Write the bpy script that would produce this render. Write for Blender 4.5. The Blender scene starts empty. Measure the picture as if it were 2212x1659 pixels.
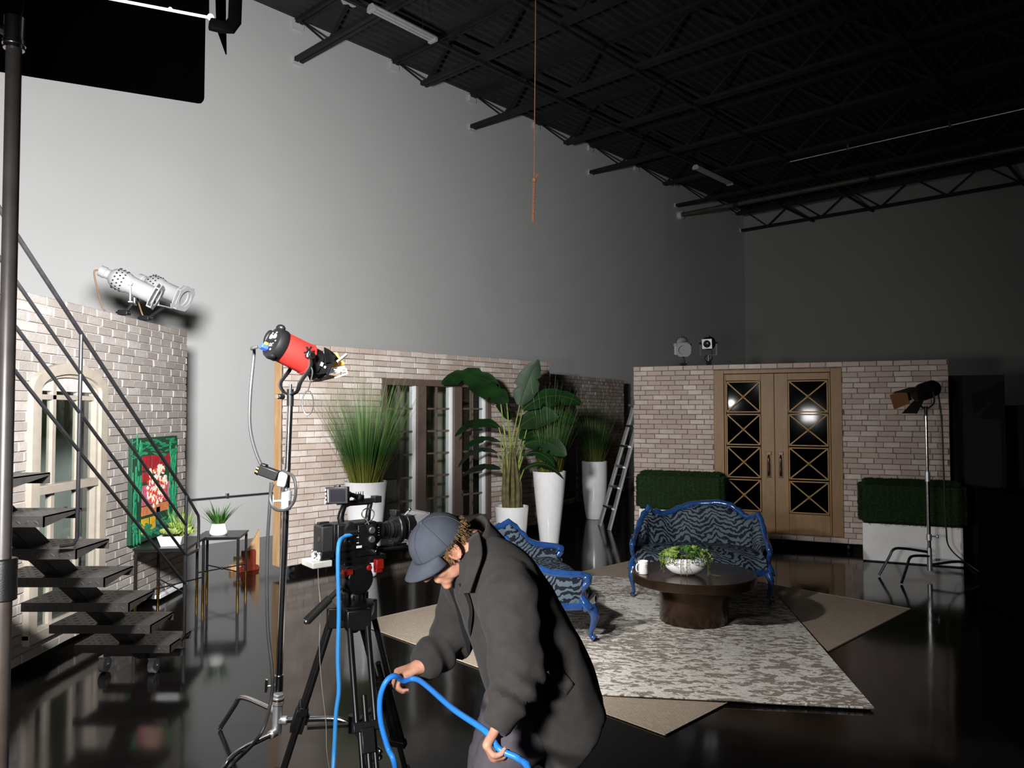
import bpy, bmesh, math, random
from math import pi, sin, cos, radians, atan2, sqrt
from mathutils import Vector, Matrix, noise
random.seed(7)
V = Vector
C = bpy.context.scene.collection
EYE = 1.7
FPX = 1640.0
PITCH = math.atan(59 / FPX)

# ---------- camera and survey helpers -------------------------------------------------
def ray(x, y):
    u = (x - 1106) / FPX; v = (829.5 - y) / FPX
    s, c = sin(PITCH), cos(PITCH)
    return V((u, c - v * s, s + v * c))
def gp(x, y, z=0.0):
    r = ray(x, y); t = (z - EYE) / r.z
    return V((r.x * t, r.y * t, z))
def dp(x, y, d):
    r = ray(x, y); t = d / r.y
    return V((r.x * t, d, EYE + r.z * t))

# ---------- mesh builder ---------------------------------------------------------------
class MB:
    def __init__(s): s.v = []; s.f = []; s.m = []; s.mi = 0
    def add(s, vs, fs, M=None):
        b = len(s.v)
        if M is not None: vs = [M @ V(p) for p in vs]
        s.v.extend([tuple(p) for p in vs])
        for f in fs:
            s.f.append(tuple(b + i for i in f)); s.m.append(s.mi)
        return s
    def bx(s, x0, x1, y0, y1, z0, z1, M=None):
        vs = [(x0,y0,z0),(x1,y0,z0),(x1,y1,z0),(x0,y1,z0),(x0,y0,z1),(x1,y0,z1),(x1,y1,z1),(x0,y1,z1)]
        return s.add(vs, [(0,3,2,1),(4,5,6,7),(0,1,5,4),(1,2,6,5),(2,3,7,6),(3,0,4,7)], M)
    def box(s, c, d, M=None):
        return s.bx(c[0]-d[0]/2, c[0]+d[0]/2, c[1]-d[1]/2, c[1]+d[1]/2, c[2]-d[2]/2, c[2]+d[2]/2, M)
    def bar(s, p0, p1, w, h, up=(0,0,1)):
        p0, p1 = V(p0), V(p1); d = (p1 - p0); L = d.length; d.normalize(); up = V(up)
        if abs(d.dot(up)) > .97: up = V((1,0,0)) if abs(d.x) < .9 else V((0,1,0))
        a = d.cross(up).normalized(); b = a.cross(d)
        vs = [p + a*(i*w/2) + b*(j*h/2) for p in (p0,p1) for i,j in ((-1,-1),(1,-1),(1,1),(-1,1))]
        return s.add(vs, [(3,2,1,0),(4,5,6,7),(0,1,5,4),(1,2,6,5),(2,3,7,6),(3,0,4,7)])
    def cyl(s, p0, p1, r0, r1=None, n=14, caps=True):
        if r1 is None: r1 = r0
        return s.tube([p0, p1], [r0, r1], n, caps=caps)
    def tube(s, pts, r, n=10, closed=False, caps=True, flat=1.0):
        pts = [V(p) for p in pts]; N = len(pts)
        rs = r if isinstance(r, (list, tuple)) else [r]*N
        if len(rs) != N: rs = [rs[min(len(rs)-1, int(round(i*(len(rs)-1)/max(1, N-1))))] for i in range(N)]
        tg = []
        for i in range(N):
            if closed: t = pts[(i+1)%N] - pts[i-1]
            else: t = pts[min(i+1,N-1)] - pts[max(i-1,0)]
            tg.append(t.normalized() if t.length > 1e-9 else V((0,0,1)))
        t0 = tg[0]; a = t0.orthogonal().normalized()
        if abs(t0.z) < .9: a = t0.cross(V((0,0,1))).normalized()
        vs = []
        for i in range(N):
            if i: 
                q = tg[i-1].rotation_difference(tg[i]); a = q @ a
            a = (a - tg[i]*a.dot(tg[i])).normalized(); b = tg[i].cross(a)
            for k in range(n):
                w = 2*pi*k/n; vs.append(pts[i] + (a*cos(w) + b*sin(w)*flat)*rs[i])
        fs = []
        for i in range(N if closed else N-1):
            j = (i+1) % N
            for k in range(n):
                l = (k+1) % n; fs.append((i*n+k, i*n+l, j*n+l, j*n+k))
        if caps and not closed:
            fs.append(tuple(range(n-1,-1,-1))); fs.append(tuple((N-1)*n+k for k in range(n)))
        return s.add(vs, fs)
    def lathe(s, prof, n=32, M=None, caps=True):
        vs = []; fs = []
        for r, z in prof:
            for k in range(n): vs.append((r*cos(2*pi*k/n), r*sin(2*pi*k/n), z))
        for i in range(len(prof)-1):
            for k in range(n):
                l = (k+1) % n; fs.append((i*n+k, i*n+l, (i+1)*n+l, (i+1)*n+k))
        if caps:
            if prof[0][0] > 1e-6: fs.append(tuple(range(n-1,-1,-1)))
            if prof[-1][0] > 1e-6: fs.append(tuple((len(prof)-1)*n+k for k in range(n)))
        return s.add(vs, fs, M)
    def ell(s, c, r, M=None, n=16, m=10):
        vs = []; fs = []
        if not isinstance(r, (tuple, list)): r = (r, r, r)
        T = Matrix.Translation(V(c)) @ (M.to_4x4() if M is not None else Matrix())
        for i in range(m+1):
            a = -pi/2 + pi*i/m; rr = max(cos(a), 1e-3)
            for k in range(n): vs.append(T @ V((r[0]*rr*cos(2*pi*k/n), r[1]*rr*sin(2*pi*k/n), r[2]*sin(a))))
        for i in range(m):
            for k in range(n):
                l = (k+1) % n; fs.append((i*n+k, i*n+l, (i+1)*n+l, (i+1)*n+k))
        fs.append(tuple(range(n-1,-1,-1))); fs.append(tuple(m*n+k for k in range(n)))
        return s.add(vs, fs)
    def prism(s, poly, d0, d1, M=None):
        n = len(poly)
        vs = [(p[0], p[1], d0) for p in poly] + [(p[0], p[1], d1) for p in poly]
        fs = [tuple(range(n-1,-1,-1)), tuple(range(n, 2*n))] + [(i, (i+1)%n, n+(i+1)%n, n+i) for i in range(n)]
        return s.add(vs, fs, M)
    def loft(s, rings, close_u=True, caps=False):
        n = len(rings[0]); vs = [p for r in rings for p in r]; fs = []
        for i in range(len(rings)-1):
            for k in range(n if close_u else n-1):
                l = (k+1) % n; fs.append((i*n+k, i*n+l, (i+1)*n+l, (i+1)*n+k))
        if caps:
            fs.append(tuple(range(n-1,-1,-1))); fs.append(tuple((len(rings)-1)*n+k for k in range(n)))
        return s.add(vs, fs)
    def capsule(s, p0, p1, r0, r1, n=14):
        p0, p1 = V(p0), V(p1); d = (p1-p0).normalized(); L = (p1-p0).length
        pts = []; rs = []
        for k in range(5):
            a = pi/2*(1-k/4); pts.append(p0 - d*r0*sin(a)); rs.append(max(r0*cos(a), r0*.08))
        for k in range(5):
            a = pi/2*k/4; pts.append(p1 + d*r1*sin(a)); rs.append(max(r1*cos(a), r1*.08))
        return s.tube(pts, rs, n)
    def mesh(s, name):
        me = bpy.data.meshes.new(name); me.from_pydata(s.v, [], s.f); me.update()
        return me
    def pieces(s):
        """far-apart pieces, each a builder of its own"""
        par = list(range(len(s.v)))
        def find(i):
            while par[i] != i: par[i] = par[par[i]]; i = par[i]
            return i
        for f in s.f:
            a = find(f[0])
            for i in f[1:]: par[find(i)] = a
        box = {}
        for i, p in enumerate(s.v):
            r = find(i); b = box.setdefault(r, [list(p), list(p)])
            for k in range(3): b[0][k] = min(b[0][k], p[k]); b[1][k] = max(b[1][k], p[k])
        ks = list(box); n = len(ks)
        if n < 2 or n > 300: return [s]
        size = {k: max(box[k][1][i]-box[k][0][i] for i in range(3)) for k in ks}; cl = {k: k for k in ks}
        def cf(k):
            while cl[k] != k: k = cl[k]
            return k
        for i in range(n):
            for j in range(i):
                a, b = box[ks[i]], box[ks[j]]
                g = sqrt(sum(max(0, a[0][k]-b[1][k], b[0][k]-a[1][k])**2 for k in range(3)))
                if g <= max(.02, .5*max(size[ks[i]], size[ks[j]])): cl[cf(ks[i])] = cf(ks[j])
        groups = {}
        for i in range(len(s.v)): groups.setdefault(cf(find(i)), []).append(i)
        if len(groups) < 2 or len(groups) > 40: return [s]
        out = []
        for g in sorted(groups.values()):
            m = MB(); mp = {v: q for q, v in enumerate(g)}; m.v = [s.v[i] for i in g]
            for f, mi in zip(s.f, s.m):
                if f[0] in mp: m.f.append(tuple(mp[i] for i in f)); m.m.append(mi)
            out.append(m)
        return out
    def build(s, name, mats, parent=None, world=False, bevel=0, angle=38, smooth=True, fix=True, seg=2, split=True):
        if split and parent is not None:
            ps = s.pieces()
            if len(ps) > 1: return [m.build(name, mats, parent, world, bevel, angle, smooth, fix, seg, False) for m in ps][0]
        me = s.mesh(name)
        if fix:
            bm = bmesh.new(); bm.from_mesh(me); bmesh.ops.recalc_face_normals(bm, faces=bm.faces); bm.to_mesh(me); bm.free()
        if not isinstance(mats, (list, tuple)): mats = [mats]
        for m in mats: me.materials.append(m)
        if len(mats) > 1: me.polygons.foreach_set('material_index', s.m)
        if smooth:
            me.polygons.foreach_set('use_smooth', [True]*len(me.polygons))
            me.set_sharp_from_angle(angle=radians(angle))
        o = bpy.data.objects.new(name, me); C.objects.link(o)
        if parent is not None:
            o.parent = parent
            if world: o.matrix_parent_inverse = WM(parent).inverted()
        if bevel:
            b = o.modifiers.new('edge', 'BEVEL'); b.width = bevel; b.segments = seg; b.limit_method = 'ANGLE'; b.angle_limit = radians(40)
            b.harden_normals = False
        return o

def WM(o):
    m = Matrix.LocRotScale(o.location, o.rotation_euler, o.scale)
    return m if o.parent is None else WM(o.parent) @ o.matrix_parent_inverse @ m
def tag(o, label, cat, group=None, kind=None):
    o['label'] = label; o['category'] = cat
    if group: o['group'] = group
    if kind: o['kind'] = kind
    return o
def thing(name, label, cat, loc=(0,0,0), rz=0, group=None):
    o = bpy.data.objects.new(name, None); C.objects.link(o)
    o.empty_display_size = .05
    o.location = loc; o.rotation_euler = (0, 0, rz)
    return tag(o, label, cat, group)
def struct(o, label, cat):
    o['kind'] = 'structure'; o['label'] = label; o['category'] = cat; return o
def dup(root, loc, rz, label=None):
    r = root.copy(); C.objects.link(r); r.location = loc; r.rotation_euler = (0, 0, rz)
    if label: r['label'] = label
    for ch in list(root.children):
        c = ch.copy(); C.objects.link(c); c.parent = r
        for g in list(ch.children):
            d = g.copy(); C.objects.link(d); d.parent = c
    return r
def bez(pts, n=8):
    """Catmull-Rom through the points."""
    P = [V(p) for p in pts]; P = [P[0]*2 - P[1]] + P + [P[-1]*2 - P[-2]]; out = []
    for i in range(1, len(P)-2):
        for k in range(n):
            t = k/n; a, b, c, d = P[i-1:i+3]
            out.append(.5*((2*b) + (c-a)*t + (2*a-5*b+4*c-d)*t*t + (3*b-a-3*c+d)*t**3))
    out.append(P[-2]); return out
def txt(mb, s, size, M, depth=.001):
    """Lettering as mesh, via a text curve that is removed again."""
    cu = bpy.data.curves.new('t', 'FONT'); cu.body = s; cu.size = size; cu.extrude = depth; cu.align_x = 'CENTER'; cu.align_y = 'CENTER'; cu.resolution_u = 2
    o = bpy.data.objects.new('t', cu); C.objects.link(o)
    me = o.to_mesh(); vs = [v.co.copy() for v in me.vertices]; fs = [tuple(p.vertices) for p in me.polygons]
    mb.add(vs, fs, M); o.to_mesh_clear(); bpy.data.objects.remove(o); bpy.data.curves.remove(cu)

# ---------- materials -------------------------------------------------------------------
def srgb(h):
    h = h.lstrip('#'); c = [int(h[i:i+2], 16)/255 for i in (0,2,4)]
    return tuple(x/12.92 if x <= .04045 else ((x+.055)/1.055)**2.4 for x in c)
class NT:
    def __init__(s, name):
        s.m = bpy.data.materials.new(name); s.m.use_nodes = True; s.t = s.m.node_tree; s.t.nodes.clear()
        s.out = s.n('ShaderNodeOutputMaterial'); s.p = s.n('ShaderNodeBsdfPrincipled')
        s.l(s.p.outputs[0], s.out.inputs[0])
        s.tc = s.n('ShaderNodeTexCoord')
    def n(s, t, **k):
        x = s.t.nodes.new(t)
        for a, b in k.items(): setattr(x, a, b)
        return x
    def l(s, a, b): s.t.links.new(a, b)
    def setp(s, **k):
        for a, b in k.items():
            s.p.inputs[a.replace('_', ' ')].default_value = b
    def mapping(s, scale=(1,1,1), rot=(0,0,0), src='Object', loc=(0,0,0)):
        m = s.n('ShaderNodeMapping'); s.l(s.tc.outputs[src], m.inputs[0])
        m.inputs['Scale'].default_value = scale; m.inputs['Rotation'].default_value = rot; m.inputs['Location'].default_value = loc
        return m.outputs[0]
    def noise(s, scale, vec=None, detail=3, rough=.55, dist=0):
        x = s.n('ShaderNodeTexNoise'); x.inputs['Scale'].default_value = scale; x.inputs['Detail'].default_value = detail
        x.inputs['Roughness'].default_value = rough; x.inputs['Distortion'].default_value = dist
        s.l(vec if vec is not None else s.tc.outputs['Object'], x.inputs['Vector']); return x.outputs['Fac']
    def ramp(s, fac, stops, interp='LINEAR'):
        r = s.n('ShaderNodeValToRGB'); r.color_ramp.interpolation = interp; e = r.color_ramp.elements
        while len(e) < len(stops): e.new(.5)
        for i, (p, c) in enumerate(stops):
            e[i].position = p; e[i].color = (*c, 1) if not isinstance(c, (int, float)) else (c, c, c, 1)
        s.l(fac, r.inputs[0]); return r.outputs[0]
    def mix(s, fac, a, b, mode='MIX'):
        x = s.n('ShaderNodeMix', data_type='RGBA', blend_type=mode)
        for sock, val in ((x.inputs[0], fac), (x.inputs[6], a), (x.inputs[7], b)):
            if isinstance(val, (int, float)): sock.default_value = val
            elif isinstance(val, tuple): sock.default_value = (*val, 1)
            else: s.l(val, sock)
        return x.outputs[2]
    def bump(s, h, strength=.3, dist=.01):
        b = s.n('ShaderNodeBump'); b.inputs['Strength'].default_value = strength; b.inputs['Distance'].default_value = dist
        s.l(h, b.inputs['Height']); s.l(b.outputs[0], s.p.inputs['Normal']); return b
    def math(s, op, a, b=None):
        x = s.n('ShaderNodeMath', operation=op)
        for i, v in enumerate((a, b)):
            if v is None: continue
            if isinstance(v, (int, float)): x.inputs[i].default_value = v
            else: s.l(v, x.inputs[i])
        return x.outputs[0]

def mat(name, col, rough=.5, metal=0, var=.1, scale=14, bump=0, bscale=90, coat=0, spec=.5, sheen=0, sss=0, two=None):
    t = NT(name)
    if isinstance(col, str): col = srgb(col)
    a = tuple(c*(1-var) for c in col); b = tuple(min(1, c*(1+var)) for c in col)
    if two: b = srgb(two) if isinstance(two, str) else two
    f = t.noise(scale)
    t.l(t.ramp(f, [(.3, a), (.7, b)]), t.p.inputs['Base Color'])
    t.setp(Roughness=rough, Metallic=metal)
    t.p.inputs['Specular IOR Level'].default_value = spec
    if coat: t.p.inputs['Coat Weight'].default_value = coat; t.p.inputs['Coat Roughness'].default_value = .06
    if sheen: t.p.inputs['Sheen Weight'].default_value = sheen
    if sss:
        t.p.inputs['Subsurface Weight'].default_value = sss; t.p.inputs['Subsurface Radius'].default_value = (.012, .005, .003); t.p.inputs['Subsurface Scale'].default_value = .6
    if bump: t.bump(t.noise(bscale, detail=4), bump, .004)
    return t.m

def m_glow(name, col, strength):
    t = NT(name); f = t.noise(30)
    t.setp(Roughness=.4)
    c = t.ramp(f, [(.3, tuple(x*.95 for x in col)), (.7, col)]); t.l(c, t.p.inputs['Emission Color']); t.l(c, t.p.inputs['Base Color'])
    t.p.inputs['Emission Strength'].default_value = strength
    return t.m
def m_glass(name, tint=(.85,.95,.92), gloss=1.0, rough=.02):
    t = NT(name)
    g = t.n('ShaderNodeBsdfGlossy'); g.inputs['Roughness'].default_value = rough; g.inputs['Color'].default_value = (1,1,1,1)
    tr = t.n('ShaderNodeBsdfTransparent'); tr.inputs['Color'].default_value = (*tint, 1)
    fr = t.n('ShaderNodeLayerWeight'); fr.inputs['Blend'].default_value = .5
    nf = t.noise(3); bm = t.n('ShaderNodeBump'); bm.inputs['Strength'].default_value = .03; t.l(nf, bm.inputs['Height']); t.l(bm.outputs[0], g.inputs['Normal'])
    mx = t.n('ShaderNodeMixShader'); t.l(t.math('ADD', t.math('MULTIPLY', t.math('POWER', fr.outputs['Facing'], 4.0), .8*gloss), .05*gloss), mx.inputs[0]); t.l(tr.outputs[0], mx.inputs[1]); t.l(g.outputs[0], mx.inputs[2])
    t.l(mx.outputs[0], t.out.inputs[0]); t.t.nodes.remove(t.p)
    return t.m
def m_brick(name, c1, c2, stain, rough=.8):
    t = NT(name)
    geo = t.n('ShaderNodeNewGeometry')
    base = t.ramp(geo.outputs['Random Per Island'], [(0, tuple(x*.86 for x in c1)), (.5, c1), (.8, c2), (1, tuple(min(1, x*1.1) for x in c2))])
    n1 = t.noise(2.2, detail=5, rough=.6); f1 = t.ramp(n1, [(.42, 0.), (.72, .75)])
    base = t.mix(f1, base, stain)
    n2 = t.noise(22, detail=4, rough=.65); f2 = t.ramp(n2, [(.45, 0.), (.75, .35)])
    base = t.mix(f2, base, tuple(x*.75 for x in c1))
    t.l(base, t.p.inputs['Base Color']); t.setp(Roughness=rough); t.p.inputs['Specular IOR Level'].default_value = .25
    t.bump(t.noise(60, detail=5), .5, .006)
    return t.m
def m_tiger(name, light, dark, scale=1.0):
    t = NT(name)
    vec = t.mapping(scale=(1.0, 1.0, 1.0))
    # chevrons: shift the stripe height by a triangle wave across the cloth
    sx = t.n('ShaderNodeSeparateXYZ'); t.l(vec, sx.inputs[0])
    h = t.math('ADD', sx.outputs[0], sx.outputs[1])
    tri = t.math('PINGPONG', t.math('ADD', h, 5.0), .16)
    nz = t.noise(16, detail=3, rough=.6); nb = t.noise(5, detail=2)
    zz = t.math('ADD', sx.outputs[2], t.math('MULTIPLY', tri, .75))
    zz = t.math('ADD', zz, t.math('MULTIPLY', sx.outputs[1], .75))
    zz = t.math('ADD', zz, t.math('MULTIPLY', nz, .11)); zz = t.math('ADD', zz, t.math('MULTIPLY', nb, .16))
    s = t.math('SINE', t.math('MULTIPLY', zz, 2*pi/.060*scale))
    brk = t.noise(9, detail=2); s = t.math('ADD', s, t.math('MULTIPLY', t.math('SUBTRACT', brk, .5), 3.0))
    c = t.ramp(t.math('ADD', t.math('MULTIPLY', s, .5), .5), [(.44, dark), (.52, light)])
    t.l(c, t.p.inputs['Base Color']); t.setp(Roughness=.75); t.p.inputs['Specular IOR Level'].default_value = .2
    t.bump(t.math('ADD', t.noise(260, detail=2), s), .15, .003)
    return t.m
def m_floor():
    t = NT('black_gloss_floor')
    n = t.noise(.9, detail=5); n2 = t.noise(35, detail=4)
    t.l(t.ramp(n, [(.3, (.0022,.002,.0018)), (.7, (.0045,.004,.0038))]), t.p.inputs['Base Color'])
    r = t.ramp(n, [(.3, .07), (.7, .13)]); t.l(r, t.p.inputs['Roughness'])
    t.p.inputs['Specular IOR Level'].default_value = .33
    t.bump(t.noise(1.6, detail=2), .035, .05)
    return t.m
def m_wall(name, col, spec=.2):
    t = NT(name)
    n = t.noise(.7, detail=4); n2 = t.noise(14, detail=3)
    c = t.ramp(n, [(.3, tuple(x*.95 for x in col)), (.7, col)])
    c = t.mix(t.ramp(n2, [(.5, 0.), (.8, .1)]), c, tuple(x*.88 for x in col))
    t.l(c, t.p.inputs['Base Color']); t.setp(Roughness=.75); t.p.inputs['Specular IOR Level'].default_value = spec
    t.bump(t.noise(40, detail=3), .08, .01)
    return t.m
def m_rug_pattern():
    t = NT('distressed_rug')
    vec = t.mapping(scale=(7.5, 3.2, 1))
    a = t.noise(2.2, vec, detail=7, rough=.68, dist=1.2)
    vec2 = t.mapping(scale=(17, 7, 1)); b = t.noise(2.6, vec2, detail=6, rough=.65, dist=.8)
    big = t.noise(1.1, detail=2)
    taupe = srgb('#8a8078'); pale = srgb('#c6c3bd'); green = srgb('#9aa29a'); dk = srgb('#6f665e')
    f = t.math('ADD', t.math('MULTIPLY', a, .65), t.math('MULTIPLY', b, .35))
    f = t.math('ADD', f, t.math('MULTIPLY', t.math('SUBTRACT', big, .5), .18))
    c = t.ramp(f, [(.40, taupe), (.475, dk), (.50, pale), (.53, srgb('#dedbd4')), (.56, pale), (.66, green), (.74, taupe)])
    fine = t.noise(160, detail=2); c = t.mix(t.ramp(fine, [(.35, .25), (.65, 0.)]), c, dk)
    t.l(c, t.p.inputs['Base Color']); t.setp(Roughness=.95); t.p.inputs['Specular IOR Level'].default_value = .1
    t.bump(t.math('ADD', f, t.math('MULTIPLY', fine, .2)), .6, .02)
    return t.m
def m_jute():
    t = NT('jute_weave')
    w = t.n('ShaderNodeTexWave'); w.inputs['Scale'].default_value = 22; w.inputs['Distortion'].default_value = 1.5; w.inputs['Detail'].default_value = 2
    t.l(t.mapping(), w.inputs[0]); w.bands_direction = 'Y'
    n = t.noise(30, t.mapping(scale=(1, 7, 1)), detail=5, rough=.7); n2 = t.noise(1.5, detail=3)
    c = t.ramp(n, [(.3, srgb('#7d7061')), (.7, srgb('#a3978a'))]); c = t.mix(t.ramp(n2, [(.3, 0.), (.8, .35)]), c, srgb('#8d7f6e'))
    t.l(c, t.p.inputs['Base Color']); t.setp(Roughness=.95); t.p.inputs['Specular IOR Level'].default_value = .1
    t.bump(t.math('ADD', n, w.outputs['Fac']), .5, .01)
    return t.m
def m_hedge(name):
    t = NT(name); n = t.noise(90, detail=5, rough=.7); n2 = t.noise(9)
    c = t.ramp(n, [(.35, srgb('#0d2205')), (.6, srgb('#25500f')), (.8, srgb('#3a6a1c'))]); t.l(t.mix(t.ramp(n2, [(.3, 0.), (.7, .4)]), c, srgb('#142a08')), t.p.inputs['Base Color'])
    t.setp(Roughness=.85); t.bump(n, 1, .03); return t.m
def m_blade(name, base, mid, tip, h0, h1):
    t = NT(name); s = t.n('ShaderNodeSeparateXYZ'); t.l(t.tc.outputs['Object'], s.inputs[0])
    mr = t.n('ShaderNodeMapRange'); mr.inputs[1].default_value = h0; mr.inputs[2].default_value = h1; t.l(s.outputs[2], mr.inputs[0])
    c = t.ramp(mr.outputs[0], [(0, base), (.25, mid), (1, tip)])
    g = t.n('ShaderNodeNewGeometry'); c = t.mix(t.ramp(g.outputs['Random Per Island'], [(0, 0.), (1, .55)]), c, tuple(x*.35 for x in mid))
    t.l(c, t.p.inputs['Base Color']); t.setp(Roughness=.42); t.p.inputs['Subsurface Weight'].default_value = 0; return t.m
def m_wood(name, c1, c2, scale=5, stretch=(1, 1, .12), rough=.5, coat=0):
    t = NT(name); v = t.mapping(scale=stretch)
    n = t.noise(scale*6, v, detail=6, rough=.6, dist=.6); g = t.noise(1.3, detail=3)
    c = t.ramp(n, [(.3, c1), (.7, c2)]); c = t.mix(t.ramp(g, [(.35, .0), (.75, .45)]), c, tuple(x*.62 for x in c1))
    t.l(c, t.p.inputs['Base Color']); t.setp(Roughness=rough)
    if coat: t.p.inputs['Coat Weight'].default_value = coat
    t.bump(n, .12, .003); return t.m

MT = {}
MT['floor'] = m_floor()
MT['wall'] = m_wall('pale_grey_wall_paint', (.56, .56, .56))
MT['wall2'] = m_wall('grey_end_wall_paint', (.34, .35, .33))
MT['black_wall'] = m_wall('black_drape_paint', (.002, .002, .002), 0)
MT['deck'] = mat('black_painted_deck', (.017, .018, .018), .7, var=.3, scale=2)
MT['steel_black'] = mat('black_painted_joist_steel', (.012, .012, .011), .6, var=.3, scale=5, spec=.3)
MT['pipe'] = mat('dull_bronze_pipe', (.09, .075, .06), .45, .3, var=.3, scale=4)
MT['white_enamel'] = mat('white_enamel', (.72, .72, .73), .35, var=.05)
MT['batten'] = mat('dusty_batten_enamel', (.36,.36,.37), .5, var=.06)
MT['lamp_white'] = mat('white_lamp_enamel', (.27,.27,.275), .4, var=.08)
MT['flag_black'] = mat('flat_black_flag', (.002,.002,.002), 1, spec=0)
MT['brick_l'] = m_brick('whitewashed_brick_left', srgb('#8f8883'), srgb('#9c9591'), srgb('#7e7670'))
MT['brick_m'] = m_brick('whitewashed_brick_middle', srgb('#b9aba1'), srgb('#c9c0ba'), srgb('#a08d80'))
MT['brick_d'] = m_brick('whitewashed_brick_door', srgb('#b5a49b'), srgb('#c2b5ad'), srgb('#a8988f'))
MT['mortar_l'] = mat('pale_mortar', (.42, .39, .37), .9, var=.25, scale=12, bump=.4)
MT['mortar_d'] = mat('dark_mortar', (.12, .10, .09), .9, var=.4, scale=12, bump=.4)
MT['pine'] = m_wood('raw_pine', srgb('#b98d5e'), srgb('#d4b188'))
MT['redwood'] = m_wood('stained_red_block', srgb('#6a2416'), srgb('#8c3a22'))
MT['black'] = mat('matte_black', (.01, .01, .01), .6, var=.3)
MT['black_satin'] = mat('satin_black_metal', (.012, .012, .013), .32, .3, var=.3)
MT['black_plastic'] = mat('black_plastic', (.007, .007, .0075), .36, var=.3, bump=.1, bscale=300)
MT['rubber'] = mat('black_rubber', (.012, .012, .012), .7, var=.3)
MT['grey_plastic'] = mat('grey_plastic', (.17, .17, .175), .4, var=.1)
MT['chrome'] = mat('polished_chrome', (.78, .78, .8), .17, 1, var=.05)
MT['ladder'] = mat('ladder_aluminium', (.42,.42,.42), .45, .3, var=.15)
MT['midrib'] = mat('leaf_midrib', srgb('#2f4a1a'), .5, var=.2)
MT['rail'] = mat('black_painted_rail', (.008,.008,.009), .35, .2, var=.3)
MT['steel'] = mat('brushed_steel', (.5, .5, .51), .3, 1, var=.12)
MT['alu'] = mat('cast_aluminium', (.55, .56, .57), .42, .85, var=.15, bump=.1)
MT['brass'] = mat('brass', srgb('#a8803a'), .25, 1, var=.15)
MT['white_pot'] = mat('white_glazed_planter', (.80, .80, .81), .16, var=.03, coat=.4)
MT['white_box'] = mat('white_painted_box', (.78, .78, .78), .6, var=.06, scale=6)
MT['soil'] = mat('brown_moss', srgb('#4a3a24'), .95, var=.5, scale=60, bump=1, bscale=120)
MT['hedge'] = m_hedge('boxwood_green')
MT['taupe'] = mat('taupe_window_paint', srgb('#5c4e47'), .45, var=.1)
MT['cream'] = mat('cream_window_paint', srgb('#968d82'), .45, var=.08)
MT['glass'] = m_glass('window_glass', (.72, .80, .76))
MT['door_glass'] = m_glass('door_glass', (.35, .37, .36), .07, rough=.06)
MT['gold'] = m_wood('gold_door_finish', srgb('#6f4f20'), srgb('#8a642c'), rough=.5)
MT['gold_dark'] = mat('antique_gold_bead', srgb('#7a5a2c'), .5, .2, var=.2)
MT['bronze'] = mat('dark_bronze_table', srgb('#4a3a2e'), .22, .75, var=.18, scale=7, bump=.06)
MT['blue_lacquer'] = mat('blue_lacquer', (.012, .042, .140), .16, var=.2, coat=.8)
MT['tiger'] = m_tiger('tiger_stripe_velvet', (.066, .088, .108), (.0025, .005, .012))
MT['rug'] = m_rug_pattern()
MT['jute'] = m_jute()
MT['stem'] = mat('green_stem', srgb('#5c6b25'), .5, var=.3, two='#8a9a3a')
MT['bigleaf'] = mat('glossy_dark_leaf', srgb('#0b240b'), .5, var=.3, scale=6, two='#143a10')
MT['bark'] = mat('brown_stalk', srgb('#57502e'), .8, var=.4, scale=18)
MT['succ1'] = mat('succulent_green', srgb('#3f6a2a'), .5, var=.35, scale=20, two='#5f8a36')
MT['succ2'] = mat('succulent_pale', srgb('#8fa850'), .5, var=.3, scale=20, two='#a9b866')
MT['red'] = mat('red_lamp_enamel', (.26,.010,.008), .4, var=.08)
MT['lamp_black'] = mat('lamp_black_plastic', (.0028,.0028,.003), .42, var=.2, spec=.25)
MT['pin_dim'] = mat('clothespin_beech', (.42,.36,.22), .6, var=.1)
MT['marking'] = mat('pale_marking_ink', (.25,.25,.25), .5, var=.05)
MT['blue_plug'] = mat('blue_plug', (.012,.035,.22), .4, var=.1)
MT['yellow'] = mat('yellow_plastic', (.3,.16,.01), .45, var=.1)
MT['blue_cable'] = mat('blue_cable', srgb('#2f8cf0'), .4, var=.08)
MT['grey_cable'] = mat('grey_cable', (.018, .018, .018), .4, var=.2)
MT['cord'] = mat('orange_cord', srgb('#6f4427'), .8, var=.3, scale=60)
MT['orange_gel'] = mat('orange_gel', (.42,.20,.05), .4, var=.1)
MT['pin_wood'] = mat('clothespin_wood', srgb('#e8d9a8'), .6, var=.1)
MT['mug'] = mat('white_mug', (.82, .82, .82), .2, var=.03)
MT['ink'] = mat('grey_ink', (.03, .03, .035), .5)
MT['stair'] = mat('black_stair_steel', (.022, .020, .019), .45, .25, var=.3, scale=9, bump=.15)
MT['lens'] = mat('dark_lens_glass', (.01, .012, .016), .03, var=.2, coat=1)
MT['screen'] = mat('dark_screen', (.010, .009, .016), .3, var=.3, spec=.25)
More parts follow.
